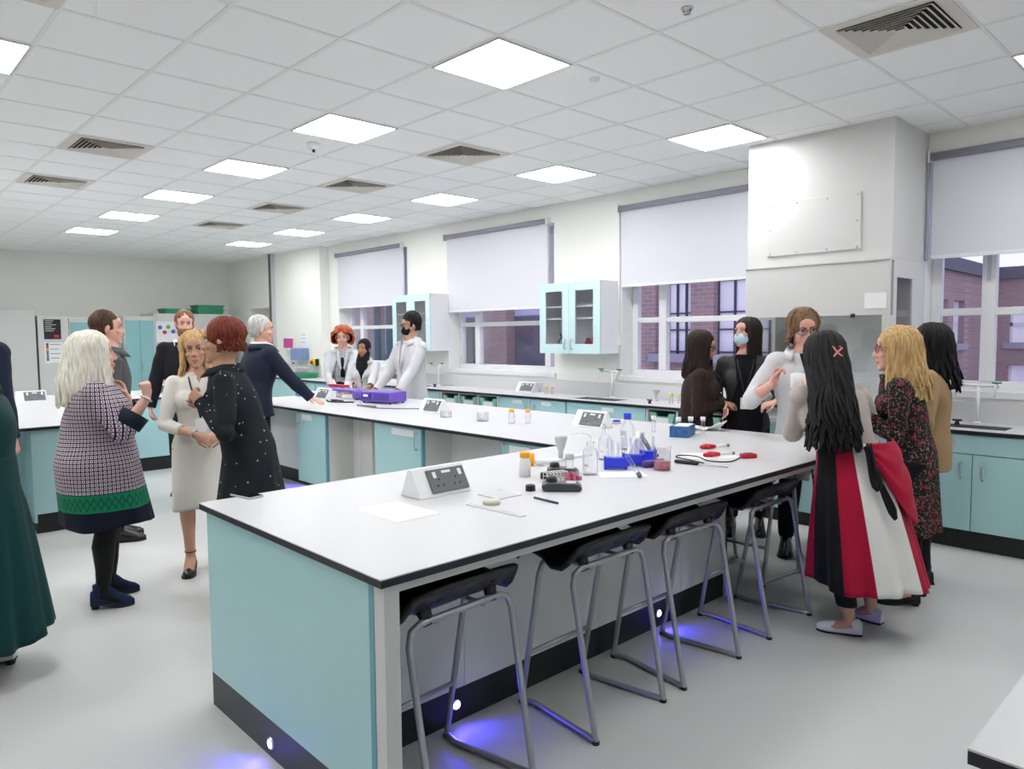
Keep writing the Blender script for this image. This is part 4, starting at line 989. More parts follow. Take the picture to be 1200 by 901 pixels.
# purple instruments
t = thing('electrophoresis_supply', 'purple box-shaped power unit on rubber feet in front of the tall student', 'power unit', (-6.75, 4.42, T0)); t.rotation_euler = (0, 0, .2)
b = MB(); b.box(-6.95, 4.30, T0 + .015, -6.50, 4.56, T0 + .125); b.build('case', M['purple'], t, bevel=.01)
b = MB()
for k in range(3): b.box(-6.74, 4.296, T0 + .045 + k*.022, -6.52, 4.30, T0 + .055 + k*.022)
b.build('vent_slots', M['purpled'], t); b = MB(); b.box(-6.92, 4.292, T0 + .04, -6.78, 4.30, T0 + .11); b.build('front_panel', M['purpled'], t)
b = MB(); b.box(-6.89, 4.288, T0 + .07, -6.82, 4.292, T0 + .095); b.build('display', M['wplast'], t)
for x in (-6.92, -6.53):
    for y in (4.33, 4.53): b = MB(); b.cyl((x, y, T0), (x, y, T0 + .016), .015, n=10); b.build('foot', M['black'], t)
t = thing('gel_lamp', 'tilted purple lamp-shaped instrument with red trim near the red-haired student', 'instrument', (-7.25, 4.45, T0))
b = MB(); b.tube([(-7.75, 4.35, T0 + .11), (-7.3, 4.45, T0 + .10), (-7.2, 4.45, T0 + .08)], [(.05, .018), (.06, .022), (.07, .05)], 12, end='round'); b.build('arm', M['purple'], t)
b = MB(); b.tube([(-7.28, 4.42, T0 + .055), (-7.02, 4.50, T0 + .06)], [.055, .055], 8); b.build('head', M['purple'], t)
b = MB(); b.box(-7.85, 4.40, T0 + .13, -7.5, 4.48, T0 + .155); b.build('trim', M['red'], t)
b = MB(); b.cyl((-7.6, 4.4, T0), (-7.6, 4.4, T0 + .11), .035, n=14); b.box(-7.72, 4.3, T0, -7.45, 4.5, T0 + .012); b.build('base', M['wplast'], t)
b = MB(); b.tube([(-6.96, 4.55, T0 + .1), (-6.88, 4.6, T0 + .1)], .012, 8); b.build('knob', M['purpled'], t)
b = MB(); b.box(-7.9, 4.30, T0, -7.62, 4.46, T0 + .006); tag(b.build('grey_pad', M['lgrey'], loc=(-7.76, 4.38, T0)), 'flat grey pad under the purple lamp-shaped instrument', 'pad')
b = MB(); b.tube([Vector(p) for p in spline([(-7.4, 4.12, T0 + .008), (-7.2, 4.05, T0 + .008), (-7.05, 4.12, T0 + .008), (-7.2, 4.2, T0 + .008), (-7.35, 4.15, T0 + .012), (-7.1, 4.1, T0 + .008), (-6.95, 4.2, T0 + .008)])], .008, 6); tag(b.build('coiled_cable', M['blackm'], loc=(-7.2, 4.1, T0)), 'coiled black cable in front of the lamp-shaped instrument', 'cable')
b = MB(); b.tube([Vector(p) for p in spline([(-6.42, 4.02, T0 + .01), (-6.2, 4.0, T0 + .01), (-6.05, 4.08, T0 + .006), (-5.85, 4.25, T0 + .005), (-5.68, 4.22, T0 + .02)])], .005, 6)
b.tube([(-6.55, 4.0, T0 + .014), (-6.25, 4.02, T0 + .014)], [.008, .014], 8, end='round'); tag(b.build('grey_cable', M['grey'], loc=(-6.1, 4.1, T0)), 'grey cable with plug running to the third socket housing', 'cable')
t = thing('blue_basket', 'small blue tray of bottles beside the grey-haired man\'s hand', 'tray', (-8.15, 4.3, T0))
b = MB(); b.box(-8.3, 4.2, T0, -7.98, 4.42, T0 + .05); b.build('tray_body', mat('mid_blue_plastic', (.08, .22, .55), .5), t, bevel=.008)
b = MB(); b.box(-8.27, 4.22, T0 + .045, -8.01, 4.40, T0 + .056); b.build('lining', M['wplast'], t)
t = thing('wash_bottle', 'white bottle with a dark blue label beside the red-haired student', 'bottle', (-7.95, 4.7, T0))
b = MB(); b.lathe((-8.12, 4.62, T0), [(0, 0), (.045, 0), (.045, .13), (.02, .17), (.02, .19), (0, .19)], 18); b.build('bottle_body', M['wplast'], t)
b = MB(); b.lathe((-8.12, 4.62, T0 + .075), [(.046, 0), (.046, .04)], 18); b.build('label_band', M['blue'], t)
b = MB(); b.box(-7.58, 4.58, T0, -7.38, 4.68, T0 + .05); tag(b.build('red_box', M['magenta'], loc=(-7.45, 4.7, T0)), 'small crimson case in front of the student in the headscarf', 'case')
# wall worktop odds
capped_bottle(-6.20, 6.45, .09, .022, 'orange', 'orange-capped bottle on the wall worktop under the second window', cr=.02, grp='orange-capped wall bottles')
capped_bottle(-6.12, 6.47, .09, .022, 'orange', 'second orange-capped bottle beside it on the wall worktop', cr=.02, grp='orange-capped wall bottles')
capped_bottle(-4.36, 6.4, .10, .022, 'yellow', 'yellow-capped bottle left of the dark-haired woman in brown', cr=.02, grp='yellow-capped wall bottles')
capped_bottle(-4.27, 6.43, .10, .022, 'yellow', 'yellow-capped bottle almost hidden by the woman in brown', cr=.02, grp='yellow-capped wall bottles')
for k, (x, y, lab) in enumerate(((-4.62, 6.5, 'glass funnel on the wall worktop near the woman in brown'), (-6.42, 6.55, 'small glass funnel beside the wall socket housing'))):
    q = thing('funnel', lab, 'funnel', (x, y, T0)); b = MB(); b.lathe((x, y, T0), [(.025, 0), (.025, .004), (.006, .01), (.006, .05), (.04, .11), (.042, .12)], 18); b.build('funnel_body', M['lgrey'] if not k else M['cloudy'], q)
for x, y, lab in ((-4.52, 6.25, 'small black gas tap left of the woman in brown'), (-8.25, 6.3, 'small black gas tap right of the tall student'), (-1.72, 6.38, 'small black gas tap beside the right-hand sink')):
    q = thing('gas_tap', lab, 'gas tap', (x, y, T0), 'small black bench gas taps'); b = MB(); b.lathe((x, y, T0), [(0, 0), (.018, 0), (.016, .02), (.01, .03), (0, .03)], 12); b.build('tap_base', M['black'], q)
    b = MB(); b.tube([(x - .028, y, T0 + .035), (x + .028, y, T0 + .035)], .008, 8, end='round'); b.build('lever', M['black'], q)
# corner: dispensers, signs, emergency stop, tray with bottles
Yw = 6.48
t = thing('soap_dispenser', 'magenta soap dispenser with white pump on the far wall section', 'dispenser', (-12.94, Yw - .06, 1.35))
b = MB(); b.box(-13.03, Yw - .10, 1.42, -12.83, Yw, 1.60); b.build('cartridge', M['magenta'], t, bevel=.012); b = MB(); b.box(-13.04, Yw - .11, 1.60, -12.82, Yw, 1.625); b.box(-13.02, Yw - .10, 1.38, -12.84, Yw, 1.42); b.build('holder', M['wplast'], t)
b = MB(); b.tube([(-12.93, Yw - .07, 1.38), (-12.93, Yw - .08, 1.31), (-12.80, Yw - .10, 1.27), (-12.72, Yw - .08, 1.16)], .012, 8); b.build('pump_arm', M['lgrey'], t)
t = thing('towel_dispenser', 'blue-grey box dispenser on the wall right of the soap', 'dispenser', (-12.42, Yw - .1, 1.2))
b = MB(); b.box(-12.62, Yw - .17, 1.205, -12.22, Yw, 1.42); b.build('case', M['bluegrey'], t, bevel=.01)
b = MB(); b.tube([(-12.66, Yw - .08, 1.36), (-12.66, Yw - .08, 1.22), (-12.74, Yw - .08, 1.21)], .018, 8); b.build('crank', M['grey'], t)
t = thing('safety_sign', 'round blue hand-washing sign on a white backing', 'sign', (-12.86, Yw - .01, 1.0))
b = MB(); b.box(-12.94, Yw - .008, .98, -12.70, Yw, 1.3); b.build('backing', M['wplast'], t)
b = MB(); b.lathe((-12.83, Yw - .008, 1.08), [(.075, 0), (.075, .003), (0, .003)], 20, axis=(0, -1, 0)); d = b.build('disc', mat('sign_blue', (.02, .12, .5), .5), t)
b = MB(); b.box(-12.86, Yw - .013, 1.05, -12.80, Yw - .011, 1.09); b.box(-12.84, Yw - .013, 1.09, -12.83, Yw - .011, 1.12); b.build('pictogram', M['paper'], d)
t = thing('small_sign', 'small white square sign with a dark symbol behind the grey-haired man', 'sign', (-13.2, Yw - .01, 1.08))
b = MB(); b.box(-13.33, Yw - .008, 1.0, -13.1, Yw, 1.2); b.build('backing', M['wplast'], t); b = MB(); b.tube([(-13.22, Yw - .012, 1.05), (-13.2, Yw - .012, 1.09), (-13.24, Yw - .012, 1.13)], .012, 6); b.build('symbol', M['grey'], t)
t = thing('wall_notice', 'faint white notice sheet above the towel dispenser', 'notice', (-12.4, Yw - .005, 1.6))
b = MB(); b.box(-12.55, Yw - .003, 1.48, -12.28, Yw, 1.74); b.build('sheet', M['paper'], t)
b = MB()
for k in range(3): b.box(-12.5, Yw - .005, 1.52 + k*.07, -12.33, Yw - .003, 1.535 + k*.07)
b.build('text_line', M['lgrey'], t)
t = thing('emergency_stop', 'yellow emergency stop box with a red button on the corner wall', 'emergency stop', (-11.93, Yw - .05, 1.14))
b = MB(); b.box(-12.03, Yw - .07, 1.11, -11.86, Yw, 1.23); b.build('box_body', M['yellow'], t, bevel=.004); b = MB(); b.lathe((-11.98, Yw - .07, 1.17), [(.03, 0), (.035, .03), (0, .04)], 14, axis=(0, -1, 0)); b.build('button', M['red'], t)
b = MB(); b.box(-11.87, Yw - .075, 1.11, -11.85, Yw - .01, 1.23); b.build('end_cap', M['black'], t)
q = green_crate(-12.0, 6.2, .9, .62, .36, .075, 'green tray of small bottles on the corner bench', grp='green tray on corner bench')
for k in range(5):
    x = -12.2 + k*.1
    t = thing('small_bottle', ['leftmost', 'second', 'middle', 'fourth', 'rightmost'][k] + ' small clear bottle standing in the corner green tray', 'bottle', (x, 6.2, .909), 'small bottles in the green tray')
    b = MB(); b.lathe((x, 6.2, .909), [(0, 0), (.03, 0), (.03, .10), (.012, .14), (.012, .16)], 12); b.build('bottle_body', M['cloudy'], t); b = MB(); b.lathe((x, 6.2, 1.069), [(0, 0), (.016, 0), (.016, .03), (0, .03)], 10); b.build('cap', M['wplast'], t)
# framed picture leaning by window one
t = thing('window_tray', 'white-framed grey panel standing on the sill left of the tall student', 'frame', (-8.9, 6.55, .9))
b = MB(); b.box(-9.75, 6.50, .92, -9.30, 6.53, 1.26); b.box(-9.75, 6.45, .9, -9.30, 6.58, .92); b.build('frame', M['wplast'], t); b = MB(); b.box(-9.72, 6.495, 1.04, -9.33, 6.50, 1.23, 0); b.box(-9.72, 6.495, .96, -9.33, 6.50, 1.04, 1); b.build('panel', [M['greybox'], mat('olive_band', (.12, .11, .09), .7)], t)
# pipes and rails on the wall between windows
t = thing('wall_conduit', 'vertical white conduit with a switch beside the third window', 'conduit', (-5.23, YW - .02, 1.0))
b = MB(); b.tube([(-5.225, YW - .015, 1.1), (-5.225, YW - .015, 3.0)], .012, 8); b.build('pipe', M['wplast'], t); b = MB(); b.box(-5.245, YW - .035, 1.5, -5.205, YW, 1.62); b.build('switch', M['wplast'], t)
# ================================================================ people
def evaluated(mb, mats, voxel, smooth=4, cut=None, solid=0., disp=None, fac=.5):
    """union of overlapping closed pieces -> one continuous smooth skin (voxel remesh), optionally cut open"""
    me = mb.mesh('tmp'); o = bpy.data.objects.new('tmp', me); COL.objects.link(o)
    r = o.modifiers.new('r', 'REMESH'); r.mode = 'VOXEL'; r.voxel_size = voxel; r.use_smooth_shade = True
    if smooth: s = o.modifiers.new('s', 'SMOOTH'); s.factor = fac; s.iterations = smooth
    dg = bpy.context.evaluated_depsgraph_get(); nm = bpy.data.meshes.new_from_object(o.evaluated_get(dg))
    bpy.data.objects.remove(o); bpy.data.meshes.remove(me)
    n = len(nm.vertices); co = np.empty(n*3, np.float32); nm.vertices.foreach_get('co', co); co = co.reshape(-1, 3).astype(float)
    if disp:
        no = np.empty(n*3, np.float32); nm.vertices.foreach_get('normal', no); no = no.reshape(-1, 3)
        co = co + no*disp(co)[:, None]
    F = [tuple(p.vertices) for p in nm.polygons]
    if cut is not None:
        kill = cut(co); F = [f for f in F if not all(kill[i] for i in f)]
        used = sorted({i for f in F for i in f}); mp = {v: i for i, v in enumerate(used)}
        co = co[used]; F = [tuple(mp[i] for i in f) for f in F]
    bpy.data.meshes.remove(nm)
    return co, F
def mesh_obj(name, co, F, mats, parent, solid=0., mi=None):
    me = bpy.data.meshes.new(name); me.from_pydata(co.tolist() if hasattr(co, 'tolist') else co, [], F)
    me.polygons.foreach_set('use_smooth', [True]*len(me.polygons))
    if mi is not None: me.polygons.foreach_set('material_index', mi)
    for m in (mats if isinstance(mats, (list, tuple)) else [mats]): me.materials.append(m)
    me.update(); o = bpy.data.objects.new(name, me); COL.objects.link(o)
    if parent is not None: o.parent = parent
    if solid: q = o.modifiers.new('thick', 'SOLIDIFY'); q.thickness = solid; q.offset = -1
    return o
def folds(amp, seed=0, fx=9., fz=14.):
    rs = np.random.RandomState(seed); A = rs.uniform(-1, 1, (6, 3)); ph = rs.uniform(0, 6.28, 6)
    def f(co):
        s = np.zeros(len(co))
        for i in range(6):
            k = np.array([A[i, 0]*fx*2, A[i, 1]*fx*2, A[i, 2]*fz])*(1 + .35*i); s += np.sin(co @ k + ph[i] + 1.3*np.sin(co[:, 2]*11 + i))/(1 + .4*i)
        return amp*s/2.2
    return f
def ik(a, b, l1, l2, pole):
    """middle joint of a two-bone chain from a to b bending towards pole; also returns the reachable end"""
    d = b - a; L = d.length; Lm = (l1 + l2)*.995
    if L > Lm: b = a + d*(Lm/L); d = b - a; L = Lm
    x = (l1*l1 - l2*l2 + L*L)/(2*L); h = math.sqrt(max(l1*l1 - x*x, 0)); dn = d/L
    p = pole - dn*pole.dot(dn); p.normalize(); return a + dn*x + p*h, b
SKIN = {}
def skin(c):
    if c not in SKIN:
        cc = {'fair': (.72, .42, .33), 'pink': (.74, .40, .32), 'tan': (.58, .32, .22), 'brown': (.42, .21, .13)}[c]
        SKIN[c] = (mat('skin_%s' % c, cc, .5, spec=.35, var=(30, tuple(q*.93 for q in cc), .3)), mat('lips_%s' % c, (cc[0]*.8, cc[1]*.45, cc[2]*.5), .4))
    return SKIN[c]
M['eyew'] = mat('eye_white', (.75, .73, .72), .3); M['iris'] = mat('eye_iris', (.05, .03, .02), .2)
M['lens'] = glassy('spectacle_lens', (.95, .95, .97), .08)
def cloth(name, c, rough=.85, c2=None, bs=.35, sc=9):
    return mat(name, c, rough, spec=.2, bump=(sc, bs, .02), sheen=.05)
def hair_mat(name, c, c2):
    m = mat(name, c, .55, spec=.25); g = NG(m); n = g.tex('ShaderNodeTexNoise', 1.); mp = g.nt.nodes.new('ShaderNodeMapping'); mp.inputs['Scale'].default_value = (90, 90, 12)
    g.nt.links.new(g.tc.outputs['Object'], mp.inputs['Vector']); g.nt.links.new(mp.outputs['Vector'], n.inputs['Vector'])
    r = g.math('MULTIPLY_ADD', n.outputs['Fac'], 2.6, -.8); r2 = g.nt.nodes.new('ShaderNodeClamp'); g.nt.links.new(r, r2.inputs[0])
    g.base(g.mix(r2.outputs[0], c, c2)); g.bump(n.outputs['Fac'], .5, .004); return m

class Person:
    def __init__(s, label, loc, az, H, sk='fair', hs=1., girth=1., fem=False, lean=(0, 0), tilt=0., head=(0, 0, 0), hands=None, feet=None, poles=None, fine=.0055, belly=0., twist=0., hip=(0, 0), headoff=(0, 0, 0), shrug=0.):
        s.label, s.H, s.fem, s.g, s.fine, s.sk = label, H, fem, girth, fine, sk
        s.loc = Vector((loc[0], loc[1], 0)); s.rz = math.radians(az) - PI/2
        R = Matrix.Rotation(-s.rz, 3, 'Z')
        s.w2l = lambda p: R @ (Vector(p) - s.loc)
        lx, ly = lean; hx, hy = hip; h = H*1.0
        S = lambda f, z: Vector((hx + lx*f, hy + ly*f, z*h))
        drop = (lx*lx + ly*ly)*.5
        s.sp = [S(0, .475), S(0, .53), S(.30, .62), S(.68, .71), S(.92, .778), S(1., .812), S(1.08, .85)]
        w = 1 if not fem else .94
        s.rad = [(.088*h*w, .072*h), (.100*h, .072*h), (.086*h*(w if not fem else .86), .064*h), (.098*h*w, .070*h), (.094*h*w, .056*h), (.060*h*w, .042*h), (.034*h*w, .036*h)]
        s.rad = [(a*(girth if i < 5 else 1 + (girth-1)*.4), b*(girth*(1.0 + (belly if i in (1, 2) else 0)) if i < 5 else 1 + (girth-1)*.4)) for i, (a, b) in enumerate(s.rad)]
        tw = math.radians(twist); T = Matrix.Rotation(tw, 3, 'Z')
        sw = .100*h*w*(1 + (girth-1)*.35)
        s.sh = {k: s.sp[4] + T @ Vector((sg*sw, 0, .006*h + shrug)) for k, sg in (('R', 1), ('L', -1))}
        s.hipj = {k: s.sp[1] + Vector((sg*.052*h, 0, -.01*h)) for k, sg in (('R', 1), ('L', -1))}
        hh = .125*h*hs if False else .118*1.75*hs
        s.hs = hs*(.97 if fem else 1.)
        s.hc = Vector((hx + lx*1.15, hy + ly*1.15, H - .122*s.hs)) + Vector(headoff)
        s.HR = (Euler((0, 0, math.radians(head[0]))).to_matrix() @ Euler((math.radians(head[1]), math.radians(head[2]), 0)).to_matrix())
        # arms
        s.el, s.wr, s.hand = {}, {}, {}
        hands = hands or {}; poles = poles or {}
        for k, sg in (('R', 1), ('L', -1)):
            spec = hands.get(k)
            if spec is None: spec = dict(at=s.sh[k] + Vector((sg*.07, .03, -.315*h)), d=(0, .15, -1), n=(-sg, 0, 0), curl=.5, local=True)
            at = Vector(spec['at']) if spec.get('local') else s.w2l(spec['at'])
            dd, nn = Vector(spec['d']), Vector(spec['n'])
            if not spec.get('local'): dd, nn = R @ dd, R @ nn
            pole = Vector(poles.get(k, (sg*.45, -.6, -.7)))
            s.el[k], s.wr[k] = ik(s.sh[k], at, .172*h, .150*h, pole); dd.normalize()
            nn = nn - dd*nn.dot(dd); nn.normalize(); s.hand[k] = (dd, nn, spec.get('curl', .4), spec.get('thumb', .5))
        s.kn, s.an, s.fd = {}, {}, {}
        feet = feet or {}
        for k, sg in (('R', 1), ('L', -1)):
            f = feet.get(k, (sg*.09, 0, sg*-8, 0)); heel = f[3] if len(f) > 3 else 0
            a = Vector((f[0], f[1], .045*h + heel)); s.fd[k] = (math.radians(f[2]), heel)
            d = Matrix.Rotation(s.fd[k][0], 3, 'Z') @ Vector((0, 1, .0))
            Ld = (a - s.hipj[k]).length; s.kn[k], s.an[k] = ik(s.hipj[k], a, min(.235*h, Ld*.502), min(.245*h, Ld*.503), d)
        # build
        b = MB(); s._torso(b, 0.); s._limbs(b, 0.); s._head(b)
        for k in 'RL': s._hand(b, k)
        co, F = evaluated(b, None, fine, 3, fac=.35)
        P = np.array(co); HRi = np.array(s.HR.transposed()); Q = (P - np.array(s.hc)) @ HRi.T/s.hs
        lip = (np.abs(Q[:, 0]) < .024) & (np.abs(Q[:, 2] + .066 - .15*np.abs(Q[:, 0])**1.0*0) < .0105 - .006*np.abs(Q[:, 0])/.024) & (Q[:, 1] > .06)
        mi = [1 if all(lip[i] for i in f) else 0 for f in F]
        s.o = mesh_obj('person', co, F, list(skin(sk)), None, mi=mi)
        s.o.location = s.loc; s.o.rotation_euler = (0, 0, s.rz); tag(s.o, label, 'person')
        s._eyes()
    def hp(s, x, y, z): return s.hc + s.HR @ (Vector((x, y, z))*s.hs)
    def _torso(s, b, off, i0=0, i1=7, sc=None):
        pts = spline([tuple(p) + r for p, r in zip(s.sp[i0:i1], s.rad[i0:i1])], 5)
        b.tube([Vector(q[:3]) for q in pts], [(q[3] + off, q[4] + off) for q in pts], 28, ref=Vector((0, 1, 0)))
        if s.fem and off < .08 and i1 > 3:
            h = s.H
            for sg in (-1, 1): b.ell(s.sp[3] + Vector((sg*.047*h*s.g, .046*h*s.g, .006*h)), (.036*h*s.g + off, .038*h*s.g + off, .038*h*s.g + off))
    def _arm(s, b, k, off, t1=1., flare=0.):
        h = s.H; a, e, w = s.sh[k], s.el[k], s.wr[k]; g = 1 + (s.g - 1)*.6; f = (.90 if s.fem else 1.)*g
        pts = [(a.lerp(s.sp[4], .35), .034*f), (a, .031*f), (a.lerp(e, .35), .0285*f), (a.lerp(e, .8), .0245*f), (e, .0235*f)]
        if t1 > 0: pts += [(e.lerp(w, .3*t1), .0245*f), (e.lerp(w, .7*t1), (.0245 - .007*t1)*f), (e.lerp(w, t1), (.0245 - .0085*t1)*f)]
        n = len(pts); b.tube([p for p, r in pts], [r*h + off + (flare*(i/(n-1)) if i > 3 else 0) for i, (p, r) in enumerate(pts)], 16, end='flat')
        b.ell(a, (.0315*h*f + off,)*3); b.ell(e, (.0235*h*f + off,)*3)
    def _leg(s, b, k, off, t=1., wide=0.):
        h = s.H; g = 1 + (s.g - 1)*.6; a, e, w = s.hipj[k], s.kn[k], s.an[k]; fd = e.lerp(w, .3) + Vector((0, -.012, 0))
        pts = [(a, .054*g), (a.lerp(e, .4), .046*g), (a.lerp(e, .85), .034*g), (e, .032*g), (fd, .032*g), (e.lerp(w, .65), .024*g), (e.lerp(w, 1), .0195)]
        b.tube([p for p, r in pts], [r*h + off + wide*min(1, i/4) for i, (p, r) in enumerate(pts)], 18)
    def _limbs(s, b, off):
        for k in 'RL':
            s._arm(b, k, off); s._leg(b, k, off)
            ang, heel = s.fd[k]; d = Matrix.Rotation(ang, 3, 'Z') @ Vector((0, 1, 0)); w = s.an[k]
            b.tube([w + Vector((0, 0, 0)), w - Vector((0, 0, .018)) - d*.01, Vector((w.x, w.y, .032 + heel*.3)) + d*.075, Vector((w.x, w.y, .024)) + d*.135], [.034, .036, (.038, .022), (.032, .014)], 12, end='round', ref=Vector((0, 0, 1)))
    def _head(s, b):
        hs = s.hs; E = lambda c, r, rr=None: b.ell(s.hp(*c), tuple(q*hs for q in r), s.HR if rr is None else s.HR @ rr, 20, 14)
        E((0, -.018, .030), (.074, .093, .090)); E((0, .012, -.035), (.060, .072, .078)); E((0, .040, -.078), (.040, .040, .034))
        E((0, .066, -.102), (.020, .018, .015)); E((0, .070, .040), (.045, .012, .03))
        b.tube([s.hp(0, .078, .012), s.hp(0, .088, -.010), s.hp(0, .097, -.030)], [.008*hs, .009*hs, .0115*hs], 10, end='round')
        for sg in (-1, 1):
            E((sg*.011, .084, -.035), (.009, .012, .007)); E((sg*.031, .077, .021), (.022, .009, .006)); E((sg*.038, .060, -.028), (.020, .018, .018))
            E((sg*.075, -.008, -.008), (.010, .019, .031), Euler((math.radians(-8), 0, math.radians(-sg*18))).to_matrix())
        E((0, .083, -.0615), (.022, .009, .0055)); E((0, .083, -.071), (.019, .009, .006))
        nk = s.sp[6]; b.tube([s.sp[5], nk, s.hp(0, -.020, -.075), s.hp(0, -.02, -.02)], [.036*s.H, (.030 if s.fem else .034)*s.H, .054*hs, .052*hs], 16)
    def _hand(s, b, k):
        d, n, curl, th = s.hand[k]; w = s.wr[k]; sg = 1 if k == 'R' else -1
        t = d.cross(n)*(-sg)       # thumb side
        z = (.92 if s.fem else 1.)*(s.H/1.75)
        pal = [w - d*.01, w + d*.03*z, w + d*.085*z]
        b.tube(pal, [(.024*z, .019*z), (.036*z, .016*z), (.039*z, .0125*z)], 14, ref=n if True else None, end='round')
        L = (.070, .078, .073, .058)
        for i in range(4):
            off = t*((1.5 - i)*.0215*z); c = curl*(1 + .18*i); p = w + d*.083*z + off; dirv = (d + t*((1.5 - i)*.09)).normalized()
            pts = [p - dirv*.02*z, p]; ang = 0
            ax = dirv.cross(n)
            for j, (fr, bend) in enumerate(((.45, .75), (.30, 1.), (.25, .7))):
                ang += c*bend; q = Matrix.Rotation(ang, 3, ax) @ dirv; p = p + q*(L[i]*z*fr); pts.append(p)
            b.tube(pts, [.0092*z, .009*z, .0085*z, .008*z, .0068*z], 8, end='round')
        q0 = w + d*.02*z + t*.022*z; dr = (d*.75 + t*.75 + n*(.25 + .5*th)).normalized(); q1 = q0 + dr*.045*z; dr2 = (d*.9 + t*(.35 - .5*th) + n*.35*th*2).normalized(); q2 = q1 + dr2*.030*z; q3 = q2 + (dr2 + n*.2).normalized()*.024*z
        b.tube([w + d*.01, q0, q1, q2, q3], [.014*z, .014*z, .0105*z, .0095*z, .0075*z], 8, end='round')
    def _eyes(s):
        hs = s.hs
        for sg in (-1, 1):
            b = MB(); b.ell(s.hp(sg*.031, .0705, .004), (.0135*hs, .010*hs, .0075*hs), s.HR, 14, 8); b.ell(s.hp(sg*.031, .0785, .004), (.0058*hs, .0028*hs, .0058*hs), s.HR, 10, 6, 1)
            b.build('eye', [M['eyew'], M['iris']], s.o)
            b = MB(); b.tube([s.hp(sg*.012, .086, .022), s.hp(sg*.030, .085, .0285), s.hp(sg*.048, .074, .022)], [.0028*hs, .0036*hs, .002*hs], 6, end='round'); b.build('eyebrow', s.browm if hasattr(s, 'browm') else M['brow'], s.o)
            b = MB(); b.tube([s.hp(sg*.018, .080, .0085), s.hp(sg*.031, .0815, .0125), s.hp(sg*.045, .073, .008)], [.0014*hs, .002*hs, .0014*hs], 5, end='round'); b.build('eyelash', M['iris'], s.o)
    # ---------------------------------------------------------------- clothes
    def top(s, name, m, off=.016, sleeve=1., hem=.50, neck=.04, flare=0., vopen=None, vox=.009, solid=.004, seed=1, hemflare=0., amp=.004, arms='RL', sflare=0., neckV=0., armtop=True):
        """upper garment; hem as a fraction of height; vopen=(half width at top, half width at bottom, z where the opening ends)"""
        b = MB(); h = s.H; zh = hem*h; c0 = s.sp[1]
        sp = list(zip(s.sp, s.rad)); low = []
        if hem < .475:
            low = [(Vector((c0.x, c0.y, zh)), (s.rad[1][0] + hemflare, s.rad[1][1] + hemflare)), (Vector((c0.x, c0.y, (zh + .5*h)/2)), (s.rad[1][0] + hemflare*.5, s.rad[1][1] + hemflare*.5))]
            sp = low + sp[1:]
        pts = spline([tuple(p) + tuple(r) for p, r in sp[:-1]] + [tuple(s.sp[5].lerp(s.sp[6], .5)) + (s.rad[6][0]*1.25, s.rad[6][1]*1.25)], 5)
        b.tube([Vector(q[:3]) for q in pts], [(q[3] + off, q[4] + off) for q in pts], 36, ref=Vector((0, 1, 0)))
        if s.fem:
            for sg in (-1, 1): b.ell(s.sp[3] + Vector((sg*.045*h*s.g, .042*h*s.g, .006*h)), tuple([.040*h*s.g + off]*3))
        for k in arms: s._arm(b, k, off*.85, sleeve, sflare)
        el = {k: (np.array(s.el[k]), np.array(s.el[k].lerp(s.wr[k], sleeve))) for k in 'RL'}
        nz = s.sp[5].lerp(s.sp[6], .5).z - .004
        dn = folds(amp, seed)
        def cut(co):
            x, y, z = co[:, 0], co[:, 1], co[:, 2]; t = np.clip((z - s.sp[1].z)/max(.01, s.sp[5].z - s.sp[1].z), 0, 1.1)
            cx = s.sp[1].x + (s.sp[5].x - s.sp[1].x)*t; cy = s.sp[1].y + (s.sp[5].y - s.sp[1].y)*t
            cr = (np.hypot(x - s.sp[5].x, y - s.sp[5].y) < .16)
            kill = (z > nz)
            kill &= cr & (np.hypot(x - s.hc.x, y - s.hc.y) < .2)
            kill |= (z < zh + .006) & (np.abs(x - c0.x) < .5) & (np.hypot(x-c0.x, y-c0.y) < s.rad[1][0] + hemflare + .1) & ((np.abs(x-c0.x) < s.rad[1][0]*.96+hemflare*.9) & (np.abs(y-c0.y) < s.rad[1][1]+off*.0+hemflare*.9)) & (z < zh + .004)
            if neckV: kill |= (y > cy) & (np.abs(x - cx) < (z - (nz - neckV))*.45) & (z > nz - neckV)
            if vopen:
                wt, wb, zb, zv = vopen; f = np.clip((z - zb*h)/(nz - zb*h), 0, 1)
                ww = np.where(z > zb*h, wt*f, 0) + np.where(z < zv*h, wb*np.clip((zv*h - z)/.25, 0, 1), 0)
                kill |= (y > cy + .02) & (np.abs(x - cx) < ww)
            for k in arms:
                if sleeve > 0:
                    a, w = el[k]; ax = (w - a)/(np.linalg.norm(w - a) + 1e-9); q = (co - w) @ ax
                    kill |= (q > -.004) & (np.linalg.norm(co - w - q[:, None]*ax, axis=1) < .055*h/1.7) & (q < .05)
            return kill
        co, F = evaluated(b, None, vox, 3, cut, disp=dn)
        return mesh_obj(name, co, F, m, s.o, solid)
    def trousers(s, m, off=.014, name='trousers', wide=.006, vox=.01, hem=.06, top=.58, seed=3):
        b = MB(); h = s.H; s._torso(b, off, 0, 3)
        for k in 'RL': s._leg(b, k, off, wide=wide)
        def cut(co): return (co[:, 2] < hem*h) | (co[:, 2] > top*h)
        co, F = evaluated(b, None, vox, 3, cut, disp=folds(.004, seed, 7, 9)); return mesh_obj(name, co, F, m, s.o, .003)
